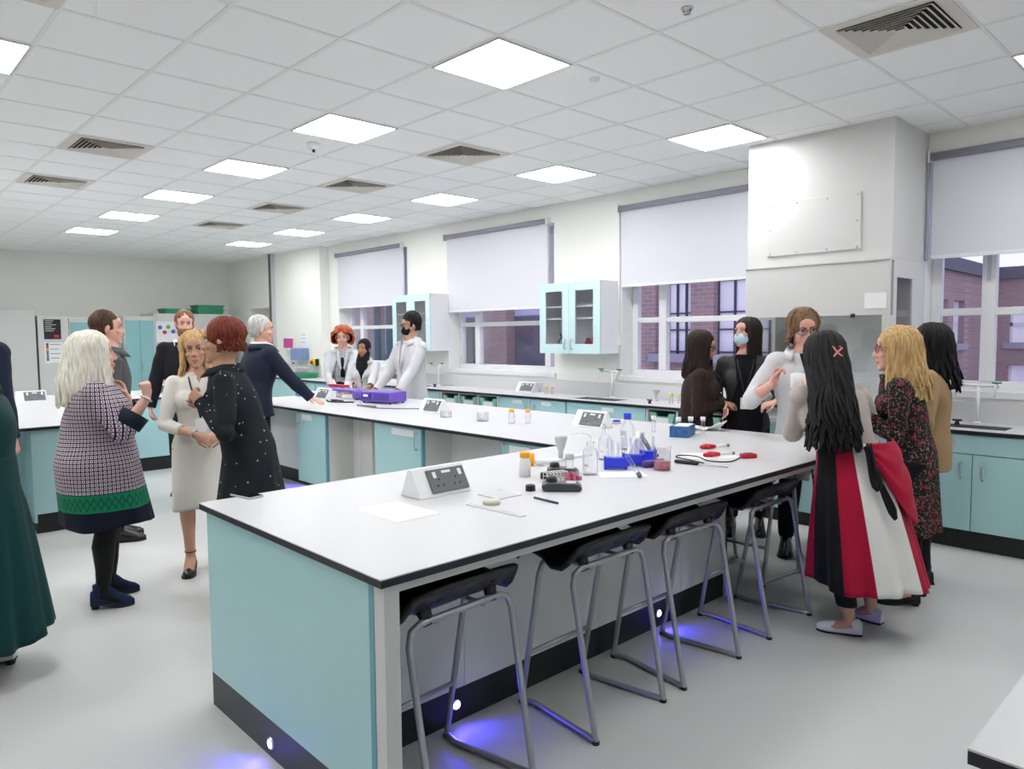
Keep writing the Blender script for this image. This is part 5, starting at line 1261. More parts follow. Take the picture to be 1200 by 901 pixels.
    def tights(s, m, name='tights'):
        b = MB(); s._torso(b, .004, 0, 3)
        for k in 'RL':
            s._leg(b, k, .003); ang, heel = s.fd[k]; d = Matrix.Rotation(ang, 3, 'Z') @ Vector((0, 1, 0)); w = s.an[k]
            b.tube([w, w - Vector((0, 0, .018)) - d*.01, Vector((w.x, w.y, .032 + heel*.3)) + d*.075, Vector((w.x, w.y, .024)) + d*.135], [.038, .040, (.042, .026), (.036, .018)], 12, end='round', ref=Vector((0, 0, 1)))
        co, F = evaluated(b, None, .008, 3, lambda co: co[:, 2] > .55*s.H); return mesh_obj(name, co, F, m, s.o)
    def skirt(s, m, z0, z1, r1, name='skirt', nf=9, amp=.02, off=.02, sway=(0, 0), matf=None, seed=2, mid=None, phase=0, shift=(0, 0)):
        """z0 waist, z1 hem (m); r1=(rx, ry) at the hem"""
        rs = random.Random(seed); c = s.sp[1]; hz = c.z; rows = []; N = 96; K = 26; ph = [rs.uniform(0, 6.28) for _ in range(4)]
        w = s.sp[2]; rw = s.rad[2]; rh = s.rad[1]
        for i in range(K + 1):
            t = i/K; z = z0 + (z1 - z0)*t
            if z > hz: f = (z - hz)/(max(z0, hz + .01) - hz); cen = c.lerp(Vector((w.x, w.y, 0)), f*.9); rx = rh[0]*(1-f) + rw[0]*f; ry = rh[1]*(1-f) + rw[1]*f
            else:
                f = (hz - z)/(hz - z1); cen = Vector((c.x + sway[0]*f, c.y + sway[1]*f, 0)); e = f if mid is None else f**mid
                rx = rh[0]*(1-e) + r1[0]*e; ry = rh[1]*(1-e) + r1[1]*e
            cen = cen + Vector((shift[0], shift[1], 0)); g = max(0, (hz + .06 - z)/(hz + .06 - z1))**1.1; row = []
            for k in range(N):
                a = 2*PI*k/N; q = math.sin(nf*a + ph[0] + .6*math.sin(2*a + ph[1])) + .5*math.sin((nf*2+1)*a + ph[2] + 2*t); dd = off + amp*g*q
                row.append((cen.x + (rx + dd)*math.cos(a), cen.y + (ry + dd)*math.sin(a), z + (.012*g*math.sin(3*a + ph[3]))))
            rows.append(row)
        b = MB(); b.grid(rows, close=True, flip=True)
        if matf:
            for i in range(K):
                for k in range(N): b.mi[i*N + k] = matf(2*PI*(k + .5)/N, i/K)
        o = b.build(name, m, s.o); o.modifiers.new('thick', 'SOLIDIFY').thickness = .004; return o
    def shoe(s, k, m, kind='shoe', sole=None, L=None):
        ang, heel = s.fd[k]; R = Matrix.Rotation(ang, 3, 'Z'); w = s.an[k]; base = Vector((w.x, w.y, 0)); z = s.H/1.75*(.93 if s.fem else 1.06)
        P = lambda x, y, zz: base + R @ Vector((x*z, y*z, zz))
        st_ = [(-.075, .030, .062), (-.05, .037, .078), (0, .042, .100 if kind != 'flat' else .062), (.045, .042, .092 + heel*.5 if kind != 'flat' else .045), (.09, .048, .072 + heel*.2 if kind != 'flat' else .05), (.13, .049, .056 if kind != 'flat' else .042), (.165, .040, .042 if kind != 'flat' else .034), (.19, .018, .022)]
        rows = []
        for y, hw, ht in st_:
            lift = heel*max(0, min(1, (.09 - y)/.12)); r = []
            for j in range(16):
                a = 2*PI*j/16; cx, cz = math.cos(a), math.sin(a); r.append(P(hw*cx*(1 if cz < 0 else (1 - .25*cz)), y, lift + .012 + max(-.0, 0) + (ht*max(0, cz)**.8 if cz > 0 else -.004*abs(cz))))
            rows.append(r)
        b = MB(); b.grid(rows, close=True, flip=False); n = len(rows)
        b.f.append(list(range(16))); b.mi.append(0); b.sm.append(False); b.f.append([(n-1)*16 + i for i in range(16)][::-1]); b.mi.append(0); b.sm.append(False)
        if kind == 'boot': b.tube([P(0, -.02, .05 + heel), P(0, -.02, .12 + heel), P(0, -.022, .18 + heel)], [.040*z, .042*z, .046*z], 14)
        if kind == 'bootie': b.tube([P(0, -.02, .05 + heel), P(0, -.02, .115 + heel)], [.040*z, .042*z], 14)
        o = b.build('shoe' if kind not in ('boot', 'bootie') else 'boot', m, s.o)
        b = MB(); pl = [(-.045 if False else 0, 0)]; out = [(hw*1.05, y) for y, hw, _ in st_] + [(-hw*1.05, y) for y, hw, _ in st_[::-1]]
        vs = []
        for x, y in out: lift = heel*max(0, min(1, (.09 - y)/.12)); vs += [P(x, y, lift + .012), P(x, y, lift + .0)]
        N = len(out); b.add(vs, [[2*i for i in range(N)][::-1], [2*i + 1 for i in range(N)]] + [(2*i, 2*((i+1) % N), 2*((i+1) % N) + 1, 2*i + 1) for i in range(N)])
        if heel > .01: b.tube([P(0, -.05, heel), P(0, -.048, 0)], [.028*z, (.012 if heel > .05 else .024)*z], 10)
        elif kind == 'shoe': b.obox(P(0, -.045, .006), (.068*z, .07*z, .014), ang)
        b.build('sole', sole or M['blackm'], o); return o
    # ---------------------------------------------------------------- hair and things worn
    def cap(s, m, vol=1., line=.0, name='hair', back=.0, front=.06, n=0, amp=.003, sides=-.03, curly=0., nape=-.055, top=0.):
        """close hair covering crown, sides and nape"""
        b = MB(); hs = s.hs; E = lambda c, r: b.ell(s.hp(*c), tuple(q*hs*vol for q in r), s.HR, 24, 16)
        E((0, -.028, .036 + top*.5), (.082, .094, .092 + top)); E((0, -.040, -.012), (.076, .074, .074)); E((0, -.05, -.05), (.05, .045, .045))
        if curly:
            rs = random.Random(5)
            for i in range(70):
                a = rs.uniform(.55, 2*PI - .55) + PI/2; ph = rs.uniform(-.55, 1.3); r = .085 + curly*.3
                p = (math.cos(a)*math.cos(ph)*r, -.02 + math.sin(a)*math.cos(ph)*r, .02 + math.sin(ph)*r*1.05 - .02)
                if p[1] > .05 and p[2] < .07: continue
                E(p, (.022 + curly*.2,)*3)
        HRi = np.array(s.HR.transposed()); hc = np.array(s.hc)
        def cut(co):
            q = (co - hc) @ HRi.T/hs; x, y, z = q[:, 0], q[:, 1], q[:, 2]
            k = (y > .028 + line) & (z < front - .3*np.maximum(0, np.abs(x) - .03)) ; k |= (y > -.025) & (z < -.012 + line*0) & (z > -.2) & (np.abs(x) > .03) & (sides < 1) ; k |= z < nape - 1.2*np.maximum(0, y + .03)
            return k
        rs = folds(amp, 11, 60, 25)
        co, F = evaluated(b, None, .006, 2, cut if not curly else (lambda co: ((lambda q: (q[:, 1] > .05) & (q[:, 2] < front))((co - hc) @ HRi.T/hs))), disp=rs); return mesh_obj(name, co, F, m, s.o, .004)
    def locks(s, m, length, n=90, gap=50, wave=.006, vol=1., spread=.0, push=.0, r=.013, seed=1, part=.02, tuck=0., name='hair', capm=True, fringe=False, taper=.5, cx=0., cy=0.):
        """long hair: many tapering locks flowing from the parting over the skull and down; length in metres below the crown"""
        rs = random.Random(seed); b = MB(); hs = s.hs*vol; g = math.radians(gap)
        if capm: b.ell(s.hp(0, -.020, .032), (.080*hs, .090*hs, .092*hs), s.HR, 24, 16)
        for i in range(n):
            az = g + (2*PI - 2*g)*(i + rs.uniform(-.4, .4))/n      # measured from the face direction
            sx, sy = math.sin(az), math.cos(az); A = rs.uniform(.9, 1.06); ln = length*rs.uniform(.80, 1.04); pts = []
            px = part + rs.uniform(-.006, .006)
            for ph in (8, 28, 50, 72, 92):
                f = math.radians(ph); fx = math.sin(f)
                pts.append(s.hp(0, 0, -.010 if ph == 8 else 0) - s.hc + s.hp(px*(1 - fx) + sx*fx*.084*vol*A, -.022 + (.0 if ph > 8 else .03*rs.uniform(-1, 1)) + sy*fx*.098*vol*A, .030 + .094*vol*math.cos(f)))
            e = pts[-1]; out = (s.HR @ Vector((sx, sy, 0))); out.z = 0
            if out.length > 0: out.normalize()
            L = ln - (pts[0].z - e.z)
            if L > 0:
                K = 6; p_ = rs.uniform(0, 6.28)
                for j in range(1, K + 1):
                    t = j/K; back = max(0, -sy)
                    o_ = out*(spread*t + push*back*min(1, t*1.6)) ; side = Vector((-out.y, out.x, 0))*(math.sin(p_ + t*7)*wave*(1 + t))
                    inn = -out*(.018*math.sin(t*PI)) if spread < .02 else Vector((0, 0, 0))
                    pts.append(e + Vector((0, 0, -L*t)) + o_ + side + inn + out*(math.cos(p_ + t*8)*wave*.7) + Vector((cx*t, cy*t**.8, 0)))
            N = len(pts); rr = [r*(.55 + .45*min(1, q/3))*(1 if q < N*.6 else 1 - taper*(q - N*.6)/(N*.4)) for q in range(N)]
            b.tube(pts, [(q*1.25, q*.75) for q in rr], 7, end='round')
        co, F = None, None
        o = b.build(name, m, s.o); return o
    def glasses(s, m, r=.024, sq=False):
        b = MB()
        for sg in (-1, 1):
            P = []
            for k in range(20):
                a = 2*PI*k/20; cx, cz = math.cos(a), math.sin(a)
                if sq: q = max(abs(cx), abs(cz)*1.1)**.7; cx, cz = cx/q, cz/q
                P.append(s.hp(sg*(.033 + 0) + r*1.05*cx, .093 - .012*abs(sg*(.033) + r*cx)/.05, .004 + r*.85*cz))
            b.tube(P, .0019, 6, closed=True); b.tube([s.hp(sg*.057, .082, .012), s.hp(sg*.078, .04, .012), s.hp(sg*.080, -.01, .008), s.hp(sg*.078, -.02, -.005)], .0018, 6)
        b.tube([s.hp(-.010, .094, .008), s.hp(0, .098, .011), s.hp(.010, .094, .008)], .0019, 6); g = b.build('glasses', m, s.o)
        b = MB()
        for sg in (-1, 1): c = s.hp(sg*.033, .088, .004); b.ell(c, (r*s.hs, .0012, r*.8*s.hs), s.HR, 16, 6)
        b.build('lens', M['lens'], g)
    def mask(s, m):
        b = MB(); hs = s.hs; b.ell(s.hp(0, .035, -.052), (.061*hs, .068*hs, .055*hs), s.HR, 24, 18); b.ell(s.hp(0, .082, -.032), (.018*hs, .020*hs, .024*hs), s.HR)
        HRi = np.array(s.HR.transposed()); hc = np.array(s.hc)
        def cut(co): q = (co - hc) @ HRi.T/hs; return (q[:, 1] < .028 + .5*np.abs(q[:, 2] + .05)) | (q[:, 2] > -.008)
        co, F = evaluated(b, None, .004, 3, cut); o = mesh_obj('face_mask', co, F, m, s.o, .002); b = MB()
        for sg in (-1, 1):
            for z in (-.020, -.07): b.tube([s.hp(sg*.052, .050, z), s.hp(sg*.070, .02, z*.7), s.hp(sg*.082, -.014, .0 - (.03 if z < -.05 else 0))], .0014, 5)
        b.build('ear_loop', m, o); return o
    def lanyard(s, m, zlow, off=.024, card=True, front=None, cardm=None):
        h = s.H; b = MB(); y = lambda z: (s.sp[3].y if z < s.sp[4].z else s.sp[4].y) + s.rad[3][1] + off + (.02 if s.fem else 0)
        nz = s.sp[5].z + .01; c = s.sp[5]
        for sg in (-1, 1):
            P = [Vector((c.x, c.y - .05, nz + .035)), Vector((c.x + sg*.055, c.y - .01, nz + .03)), Vector((c.x + sg*.06, c.y + s.rad[4][1] + off*.6, nz - .05)), Vector((s.sp[3].x + sg*.035, y(0), s.sp[3].z + .04)), Vector((s.sp[3].x + .0, y(0) + .005, zlow))]
            b.tube([Vector(q) for q in spline([tuple(p) for p in P], 5)], [(.0085, .002)]*0 or [.0058]*21, 6)
        o = b.build('lanyard', m, s.o)
        if card: b = MB(); c = Vector((s.sp[3].x, y(0) + .008, zlow - .05)); b.box(c.x - .035, c.y, c.z - .045, c.x + .035, c.y + .003, c.z + .045); b.build('badge', cardm or M['paper'], o)
    def collar(s, m, w=.03, off=.0, openf=.5, name='collar', tall=.035, r=None, parent=None, down=.03):
        """folded collar round the neck, open at the front"""
        c = s.sp[5].lerp(s.sp[6], .45); rx, ry = (s.rad[6][0]*1.5 + off, s.rad[6][1]*1.5 + off); rows = [[], [], []]; N = 30
        for k in range(N + 1):
            a = PI/2 + openf + (2*PI - 2*openf)*k/N; fr = max(0, math.sin(a)); d = .03*fr
            for i, (e, z) in enumerate(((0, -.01), (.0, tall), (w, -down))):
                rows[i].append((c.x + (rx + e)*math.cos(a), c.y + (ry + e)*math.sin(a) + (d if i == 2 else 0), c.z + z - (.03*fr if i else .02*fr)))
        b = MB(); b.grid(rows); o = b.build(name, m, parent or s.o, solid=.004); return o
    def lapels(s, m, zb, wt, off=.03, w=.055):
        for sg in (-1, 1):
            b = MB(); rows = []; nz = s.sp[5].lerp(s.sp[6], .5).z; n = 8
            for i in range(n + 1):
                t = i/n; z = nz - .01 - (nz - zb*s.H)*t; x0 = wt*(1 - t)*.9; f = min(1, max(0, (z - s.sp[3].z)/(s.sp[5].z - s.sp[3].z)))
                ry = s.rad[3][1]*(1 - f) + s.rad[5][1]*f*1.0; yc = s.sp[3].y*(1-f) + s.sp[5].y*f; wd = w*math.sin(PI*min(1, .25 + t*.75))**.7 if t < .98 else .004
                def Y(x): rx = s.rad[3][0]; return yc + (ry + off)*math.sqrt(max(.2, 1 - (x/(rx + off))**2)) + .004
                rows.append([(s.sp[5].x*f + s.sp[3].x*(1-f) + sg*(x0 + e), Y(x0 + e), z) for e in (0, wd*.5, wd)])
            b.grid(rows); b.build('lapel', m, s.o, solid=.005)
    def buttons(s, zs, m, off=.02, x=0.):
        for z in zs:
            b = MB(); y = s.sp[3].y*.6 + s.rad[3][1] + off; b.lathe((x, y, z), [(.009, 0), (.009, .004), (0, .005)], 10, axis=(0, 1, 0)); b.build('button', m, s.o)
M['brow'] = mat('eyebrow_hair', (.10, .06, .04), .6)
C = {}
C['labcoat'] = cloth('white_lab_coat', (.60, .60, .62), .85, bs=.5, sc=7)
C['navy'] = cloth('navy_suit', (.012, .017, .035), .8); C['blacksuit'] = cloth('black_suit', (.012, .012, .016), .85)
C['white'] = cloth('white_cloth', (.74, .73, .71), .8); C['cream'] = cloth('cream_dress_cloth', (.72, .69, .63), .75)
C['black'] = cloth('black_cloth', (.010, .010, .012), .9); C['brown'] = cloth('dark_brown_knit', (.030, .018, .014), .9)
C['beige'] = cloth('beige_satin', (.42, .37, .33), .55); C['camel'] = cloth('camel_knit', (.36, .24, .13), .9)
C['greyjk'] = cloth('grey_jacket_cloth', (.075, .08, .08), .85); C['green'] = cloth('bottle_green_cloth', (.004, .040, .040), .75)
C['tights'] = cloth('black_tights', (.008, .008, .009), .7); C['navyboot'] = cloth('navy_suede', (.015, .025, .065), .9)
C['leather'] = mat('black_leather', (.010, .010, .010), .25); C['whiteshoe'] = mat('white_leather_shoe', (.72, .70, .74), .35)
def polka():
    m = mat('geometric_print', (.6, .6, .6), .8, spec=.2); g = NG(m); x, y, z = g.xyz()
    an = g.math('ARCTAN2', x, y); n = 66
    u = g.math('FRACT', g.math('MULTIPLY', an, n/(2*PI))); v = g.math('FRACT', g.math('MULTIPLY', z, 1/.023))
    du = g.math('ABSOLUTE', g.math('SUBTRACT', u, .5)); dv = g.math('ABSOLUTE', g.math('SUBTRACT', v, .5)); d = g.math('MAXIMUM', du, dv)
    ring = g.math('MULTIPLY', g.math('GREATER_THAN', d, .17), g.math('LESS_THAN', d, .36)); dot = g.math('LESS_THAN', d, .0)
    w = g.math('MAXIMUM', ring, dot); c = g.mix(w, (.045, .015, .05), (.66, .60, .64))
    # green band and navy hem
    gb = g.math('MULTIPLY', g.math('GREATER_THAN', z, .605), g.math('LESS_THAN', z, .71)); u2 = g.math('FRACT', g.math('MULTIPLY', an, 40/(2*PI))); d2 = g.math('ADD', g.math('ABSOLUTE', g.math('SUBTRACT', u2, .5)), g.math('ABSOLUTE', g.math('MULTIPLY', g.math('SUBTRACT', z, .657), 12)))
    gc = g.mix(g.math('MULTIPLY', g.math('GREATER_THAN', d2, .35), g.math('LESS_THAN', d2, .5)), (.01, .20, .10), (.01, .06, .05))
    c = g.mix(gb, c, gc); c = g.mix(g.math('LESS_THAN', z, .605), c, (.010, .012, .028)); g.base(c); return m
def dots():
    m = mat('spotted_charcoal', (.018, .02, .024), .85, spec=.2, bump=(9, .5, .02)); g = NG(m); v = g.tex('ShaderNodeTexVoronoi', 24)
    g.base(g.mix(g.math('LESS_THAN', v.outputs['Distance'], .11), (.018, .021, .025), (.6, .6, .62))); return m
def floral():
    m = mat('floral_print', (.02, .02, .02), .85, spec=.2); g = NG(m); v = g.tex('ShaderNodeTexVoronoi', 23); n = g.tex('ShaderNodeTexNoise', 75); n2 = g.tex('ShaderNodeTexVoronoi', 60)
    c = g.mix(g.math('GREATER_THAN', n.outputs['Fac'], .60), (.018, .016, .016), (.20, .16, .12)); c = g.mix(g.math('LESS_THAN', n2.outputs['Distance'], .22), c, (.22, .14, .10))
    d = g.math('ADD', v.outputs['Distance'], g.math('MULTIPLY', g.math('SUBTRACT', n.outputs['Fac'], .5), .6)); c = g.mix(g.math('LESS_THAN', d, .29), c, (.24, .02, .05)); g.base(c); return m
def plaid():
    m = mat('grey_patterned_shirt', (.4, .4, .42), .8); g = NG(m); n = g.tex('ShaderNodeTexVoronoi', 50); g.base(g.mix(g.math('LESS_THAN', n.outputs['Distance'], .3), (.45, .46, .5), (.08, .09, .13))); return m
C['polka'] = polka(); C['dots'] = dots(); C['floral'] = floral(); C['plaid'] = plaid()
Hm = dict(plat=hair_mat('platinum_hair', (.60, .55, .44), (.90, .88, .80)), auburn=hair_mat('auburn_hair', (.07, .012, .008), (.24, .045, .022)), blonde=hair_mat('blonde_hair', (.36, .20, .07), (.66, .46, .22)),
          brown=hair_mat('dark_brown_hair', (.035, .018, .010), (.085, .045, .025)), black=hair_mat('black_hair', (.004, .004, .0045), (.012, .011, .012)), grey=hair_mat('grey_hair', (.30, .29, .27), (.60, .59, .56)),
          red=hair_mat('copper_hair', (.26, .045, .018), (.50, .13, .05)), ging=hair_mat('ginger_brown_hair', (.13, .055, .025), (.25, .12, .06)), mid=hair_mat('mid_brown_hair', (.12, .065, .03), (.24, .14, .08)), espresso=hair_mat('espresso_hair', (.010, .006, .005), (.026, .016, .012)))
M['lany'] = mat('black_lanyard', (.012, .012, .015), .6)
def D(az, el=0): a, e = math.radians(az), math.radians(el); return (math.cos(a)*math.cos(e), math.sin(a)*math.cos(e), math.sin(e))
# 1 platinum-haired woman, facing along the picture to the right
p = Person('woman with long platinum hair in a patterned dress with a green hem band, hands raised', (-4.92, 1.19), 74, 1.66, 'fair', 1.14, 1.27, True, lean=(0, .01), head=(0, 4, 0),
           hands={'R': dict(at=(.23, .28, 1.27), d=(-.05, -.05, 1), n=(-.7, -.5, 0), curl=1.0, thumb=.8, local=True), 'L': dict(at=(-.05, .17, 1.26), d=(-.05, -.2, .95), n=(.1, -1, -.2), curl=.6, local=True)},
           poles={'R': (.3, .1, -1), 'L': (-.6, .3, -1)}, feet={'R': (.10, .0, -4, .03), 'L': (-.13, .03, 6, .03)}, belly=.34)
p.top('dress_bodice', C['polka'], .022, .42, .50, sflare=.012, seed=4, amp=.005); p.skirt(C['polka'], 1.0, .50, (.205, .225), 'dress_skirt', 5, .008, .026, seed=5, sway=(.0, .045)); p.tights(C['tights'])
for k in 'RL':
    p.shoe(k, C['navyboot'], 'bootie', M['black'])
    e, w = p.el[k], p.wr[k]; b = MB(); d = (w - e).normalized(); b.tube([e + d*.05, e + d*.135], [.072, .078], 20, end='open'); b.build('sleeve_cuff', C['navy'], p.o, solid=.004)
b = MB(); d = (p.wr['R'] - p.el['R']).normalized(); q = p.wr['R'] - d*.01; x, y = frame_of(d); b.tube([q + (x*math.cos(a) + y*math.sin(a))*.033 for a in [2*PI*i/20 for i in range(20)]], .005, 6, closed=True); b.build('bracelet', M['steel'], p.o)
p.locks(Hm['plat'], .43, 260, 44, .005, 1.13, .022, .035, .0115, 3, .02, taper=.25)
# 2 man behind her
p = Person('dark-haired man in a grey jacket standing behind the platinum-haired woman, in profile', (-6.42, 1.66), 78, 1.84, 'pink', 1.12, 1.02, lean=(0, .01), head=(-2, 0, 0), fine=.007)
p.top('shirt', C['white'], .010, .6, .5); p.top('jacket', C['greyjk'], .024, 1., .46, vopen=(.06, .05, .60, .50), seed=7); p.collar(C['greyjk'], .03, .02, .6, name='jacket_collar'); p.collar(mat('pale_blue_shirt', (.45, .52, .6), .8), .02, .004, .5, name='shirt_collar')
p.trousers(C['blacksuit']); [p.shoe(k, C['leather']) for k in 'RL']; p.cap(Hm['brown'], 1.04, front=.068)
# 3 bearded man
p = Person('tall bearded man in a black suit and open white shirt, facing the camera', (-7.95, 2.80), -16, 1.91, 'pink', 1.16, 1.12, lean=(0, .0), head=(0, -6, 0), fine=.007, feet={'R': (.10, .06, -20), 'L': (-.12, 0, 15)},
           hands={'R': dict(at=(.36, .03, .90), d=(0, .2, -1), n=(-1, 0, 0), curl=.7, local=True)})
p.top('shirt', C['white'], .010, .6, .5); p.top('jacket', C['blacksuit'], .024, 1., .45, vopen=(.09, .13, .40, .70), seed=8, hemflare=.02); p.lapels(C['blacksuit'], .62, .07); p.collar(C['white'], .022, .006, .45, name='shirt_collar')
p.trousers(C['blacksuit']); [p.shoe(k, C['leather']) for k in 'RL']; p.cap(Hm['ging'], 1.03, front=.065); p.lanyard(M['lany'], 1.2, .01, True)
b = MB(); b.ell(p.hp(0, .028, -.074), (.069*p.hs, .072*p.hs, .056*p.hs), p.HR); HRi = np.array(p.HR.transposed()); hc = np.array(p.hc)
co, F = evaluated(b, None, .005, 2, lambda co: ((lambda q: (q[:, 2] > -.045 + .02*(np.abs(q[:, 0]) > .045)) | ((np.abs(q[:, 0]) < .022) & (q[:, 2] > -.083) & (q[:, 2] < -.058) & (q[:, 1] > 0)) | (q[:, 1] < -.01))((co - hc) @ HRi.T/p.hs)), disp=folds(.002, 3, 90, 90)); mesh_obj('beard', co, F, Hm['ging'], p.o, .003)
# 4 woman in white dress
p = Person('smiling blonde woman in a fitted cream dress with lanyard, her hands clasped', (-5.175, 1.885), -16, 1.67, 'tan', 1.12, .93, True, lean=(-.01, .02), headoff=(.01, 0, 0), head=(-10, 0, 5),
           hands={'R': dict(at=(.03, .23, .97), d=(-1, .35, -.45), n=(-.2, -1, -.3), curl=.6, local=True), 'L': dict(at=(-.13, .22, .97), d=(1, .3, -.45), n=(-.2, -1, -.3), curl=.6, local=True)}, poles={'R': (.9, -.5, -.4), 'L': (-.9, -.5, -.4)},
           feet={'R': (.08, .05, -12, .05), 'L': (-.09, -.02, 8, .05)})
p.top('dress_bodice', C['cream'], .014, .55, .5, seed=9, amp=.003, neckV=.08); p.skirt(C['cream'], 1.02, .44, (.165, .135), 'dress_skirt', 4, .004, .015, seed=3)
for k in 'RL':
    p.shoe(k, C['leather'], 'flat'); w = p.an[k]; b = MB(); b.tube([w + Vector((.035*math.cos(a), .038*math.sin(a) - .0, .02)) for a in [2*PI*i/16 for i in range(16)]], .004, 6, closed=True); b.build('ankle_strap', C['leather'], p.o)
p.locks(Hm['blonde'], .34, 190, 56, .005, 1.08, .012, .02, .013, 8, -.02); p.lanyard(M['lany'], 1.08, .03, True)
b = MB(); d = (p.wr['R'] - p.el['R']).normalized(); q = p.wr['R'] - d*.015; x, y = frame_of(d); b.tube([q + (x*math.cos(a) + y*math.sin(a))*.030 for a in [2*PI*i/20 for i in range(20)]], .007, 6, closed=True); b.build('watch', M['steel'], p.o)
# 5 woman in spotted charcoal dress, facing left in the picture
p = Person('woman with short auburn hair in a spotted charcoal dress, side-on at the bench corner', (-4.262, 1.808), 242, 1.74, 'tan', 1.16, 1.06, True, lean=(0, .12), head=(-2, -3, 0), hip=(0, -.04),
           hands={'L': dict(at=(-.13, .20, 1.25), d=(.35, .6, .6), n=(.8, -.3, .2), curl=.8, local=True), 'R': dict(at=(.10, .22, 1.22), d=(-.3, .7, .5), n=(-.8, -.2, .2), curl=.8, local=True)}, poles={'L': (-.5, -.2, -1), 'R': (.5, -.3, -1)}, belly=.05)
p.top('dress_bodice', C['dots'], .016, .97, .5, seed=12, amp=.005); p.skirt(C['dots'], 1.06, .42, (.205, .215), 'dress_skirt', 7, .012, .016, seed=6); p.tights(C['tights'])
[p.shoe(k, C['leather'], 'shoe') for k in 'RL']; p.locks(Hm['auburn'], .195, 260, 74, .004, 1.05, .0, .0, .0095, 61, .01, taper=.7); p.collar(C['dots'], .012, .004, .4, tall=.02)
b = MB(); e, w = p.el['L'], p.wr['L']; d = (w - e).normalized()
for i in range(3): q = w - d*(.02 + .03*i); b.tube([q, q + d*.026], [.030, .042], 14, end='open')
b.build('ruffled_cuff', C['dots'], p.o, solid=.003)
b = MB(); x, y = frame_of(d); q = w + d*.004; b.tube([q + (x*math.cos(a) + y*math.sin(a))*.030 for a in [2*PI*i/20 for i in range(20)]], .009, 6, closed=True); b.build('red_wristband', M['red'], p.o)
# 6 navy suit man at the back bench
p = Person('grey-haired man in a navy suit leaning one hand on the back bench, seen from behind', (-7.16, 3.16), 92, 1.84, 'pink', 1.16, 1.13, lean=(.0, .11), head=(-28, -2, 0), fine=.007,
           hands={'R': dict(at=(-6.82, 3.66, .955), d=(.75, .35, -.25), n=(-.3, -.1, -1), curl=.12, thumb=0)}, poles={'R': (.6, -.6, -.3), 'L': (-.6, -.5, -.6)}, feet={'R': (.11, 0, -8), 'L': (-.11, .02, 8)})
p.top('shirt', C['white'], .010, .6, .5); p.top('jacket', C['navy'], .026, 1.0, .45, vopen=(.06, .03, .60, .50), seed=14, hemflare=.02); p.collar(C['navy'], .03, .018, .6, name='jacket_collar', tall=.03); p.collar(C['white'], .015, .006, .5, name='shirt_collar', tall=.045)
p.trousers(C['navy']); [p.shoe(k, C['leather']) for k in 'RL']; p.cap(Hm['grey'], 1.05, front=.064, nape=-.07)
# 7-9 students in lab coats
def labcoat(p, seed, vo=(.055, .035, .52, .60), hem=.30, off=.026, sl=1., m=None):
    p.top('lab_coat', m or C['labcoat'], off, sl, hem, vopen=vo, seed=seed, hemflare=.05, amp=.006); p.lapels(m or C['labcoat'], .66, .055, off + .004, .05); p.collar(m or C['labcoat'], .035, .016, .7, name='coat_collar')
p = Person('student with curly copper hair in an open lab coat and patterned tie', (-8.72, 5.12), -34, 1.75, 'pink', 1.14, .98, fine=.008, head=(-4, -6, 0), hands={'R': dict(at=(-8.50, 4.83, .97), d=(.6, -.6, -.1), n=(0, 0, -1), curl=.3), 'L': dict(at=(-8.15, 4.95, .97), d=(.3, -.9, -.1), n=(0, 0, -1), curl=.3)})
p.top('shirt', C['plaid'], .012, .6, .48); labcoat(p, 21, (.10, .09, .30, .75)); p.trousers(C['black']); [p.shoe(k, C['leather']) for k in 'RL']; p.cap(Hm['red'], 1.06, front=.058, curly=.075)
b = MB(); b.tube([p.sp[5] + Vector((0, .075, -.0)), p.sp[3] + Vector((0, .15, 0)), p.sp[2] + Vector((0, .155, 0))], [(.012, .006), (.026, .006), (.030, .006)], 8, ref=Vector((0, 1, 0))); b.build('tie', C['black'], p.o)
p = Person('student in a black headscarf and white lab coat behind the back bench', (-8.20, 5.12), -47, 1.59, 'brown', 1.06, 1.0, True, fine=.008, head=(-6, -4, 0), hands={'R': dict(at=(-8.05, 4.80, .96), d=(.4, -.8, -.1), n=(0, 0, -1), curl=.3), 'L': dict(at=(-7.68, 4.86, .96), d=(.1, -1, -.1), n=(0, 0, -1), curl=.3)})
p.top('tunic', C['black'], .012, .6, .45); labcoat(p, 22, (.05, .02, .58, .45)); p.trousers(C['black']); [p.shoe(k, C['leather']) for k in 'RL']
b = MB(); b.ell(p.hp(0, -.025, .028), (.088*p.hs, .104*p.hs, .102*p.hs), p.HR); b.ell(p.hp(0, -.01, -.06), (.074*p.hs, .083*p.hs, .08*p.hs), p.HR); b.tube([p.hp(0, .01, -.08), p.sp[5] + Vector((0, .06, .01)), p.sp[4] + Vector((0, .12, -.03)), p.sp[3] + Vector((0, .14, -.0))], [.075, (.09, .07), (.07, .035), (.02, .02)], 16, end='round', ref=Vector((0, 1, 0))); b.ell(p.sp[5] + Vector((0, 0, .01)), (.09, .075, .06))
HRi = np.array(p.HR.transposed()); hc = np.array(p.hc)
co, F = evaluated(b, None, .006, 3, lambda co, HRi=HRi, hc=hc, hs=p.hs: ((lambda q: (q[:, 1] > .02) & ((q[:, 0]/.052)**2 + ((q[:, 2] + .022)/.078)**2 < 1))((co - hc) @ HRi.T/hs)), disp=folds(.004, 9, 20, 30)); mesh_obj('headscarf', co, F, C['black'], p.o, .004)
p = Person('tall dark-haired student in glasses and black face mask, wearing a white lab coat', (-7.22, 5.16), 275, 1.89, 'tan', 1.16, 1.02, fine=.007, head=(-18, -4, 0), hands={'L': dict(at=(-6.98, 4.80, .96), d=(.1, -1, -.1), n=(0, 0, -1), curl=.3), 'R': dict(at=(-7.45, 4.82, .98), d=(-.2, -1, -.2), n=(0, 0, -1), curl=.4)})
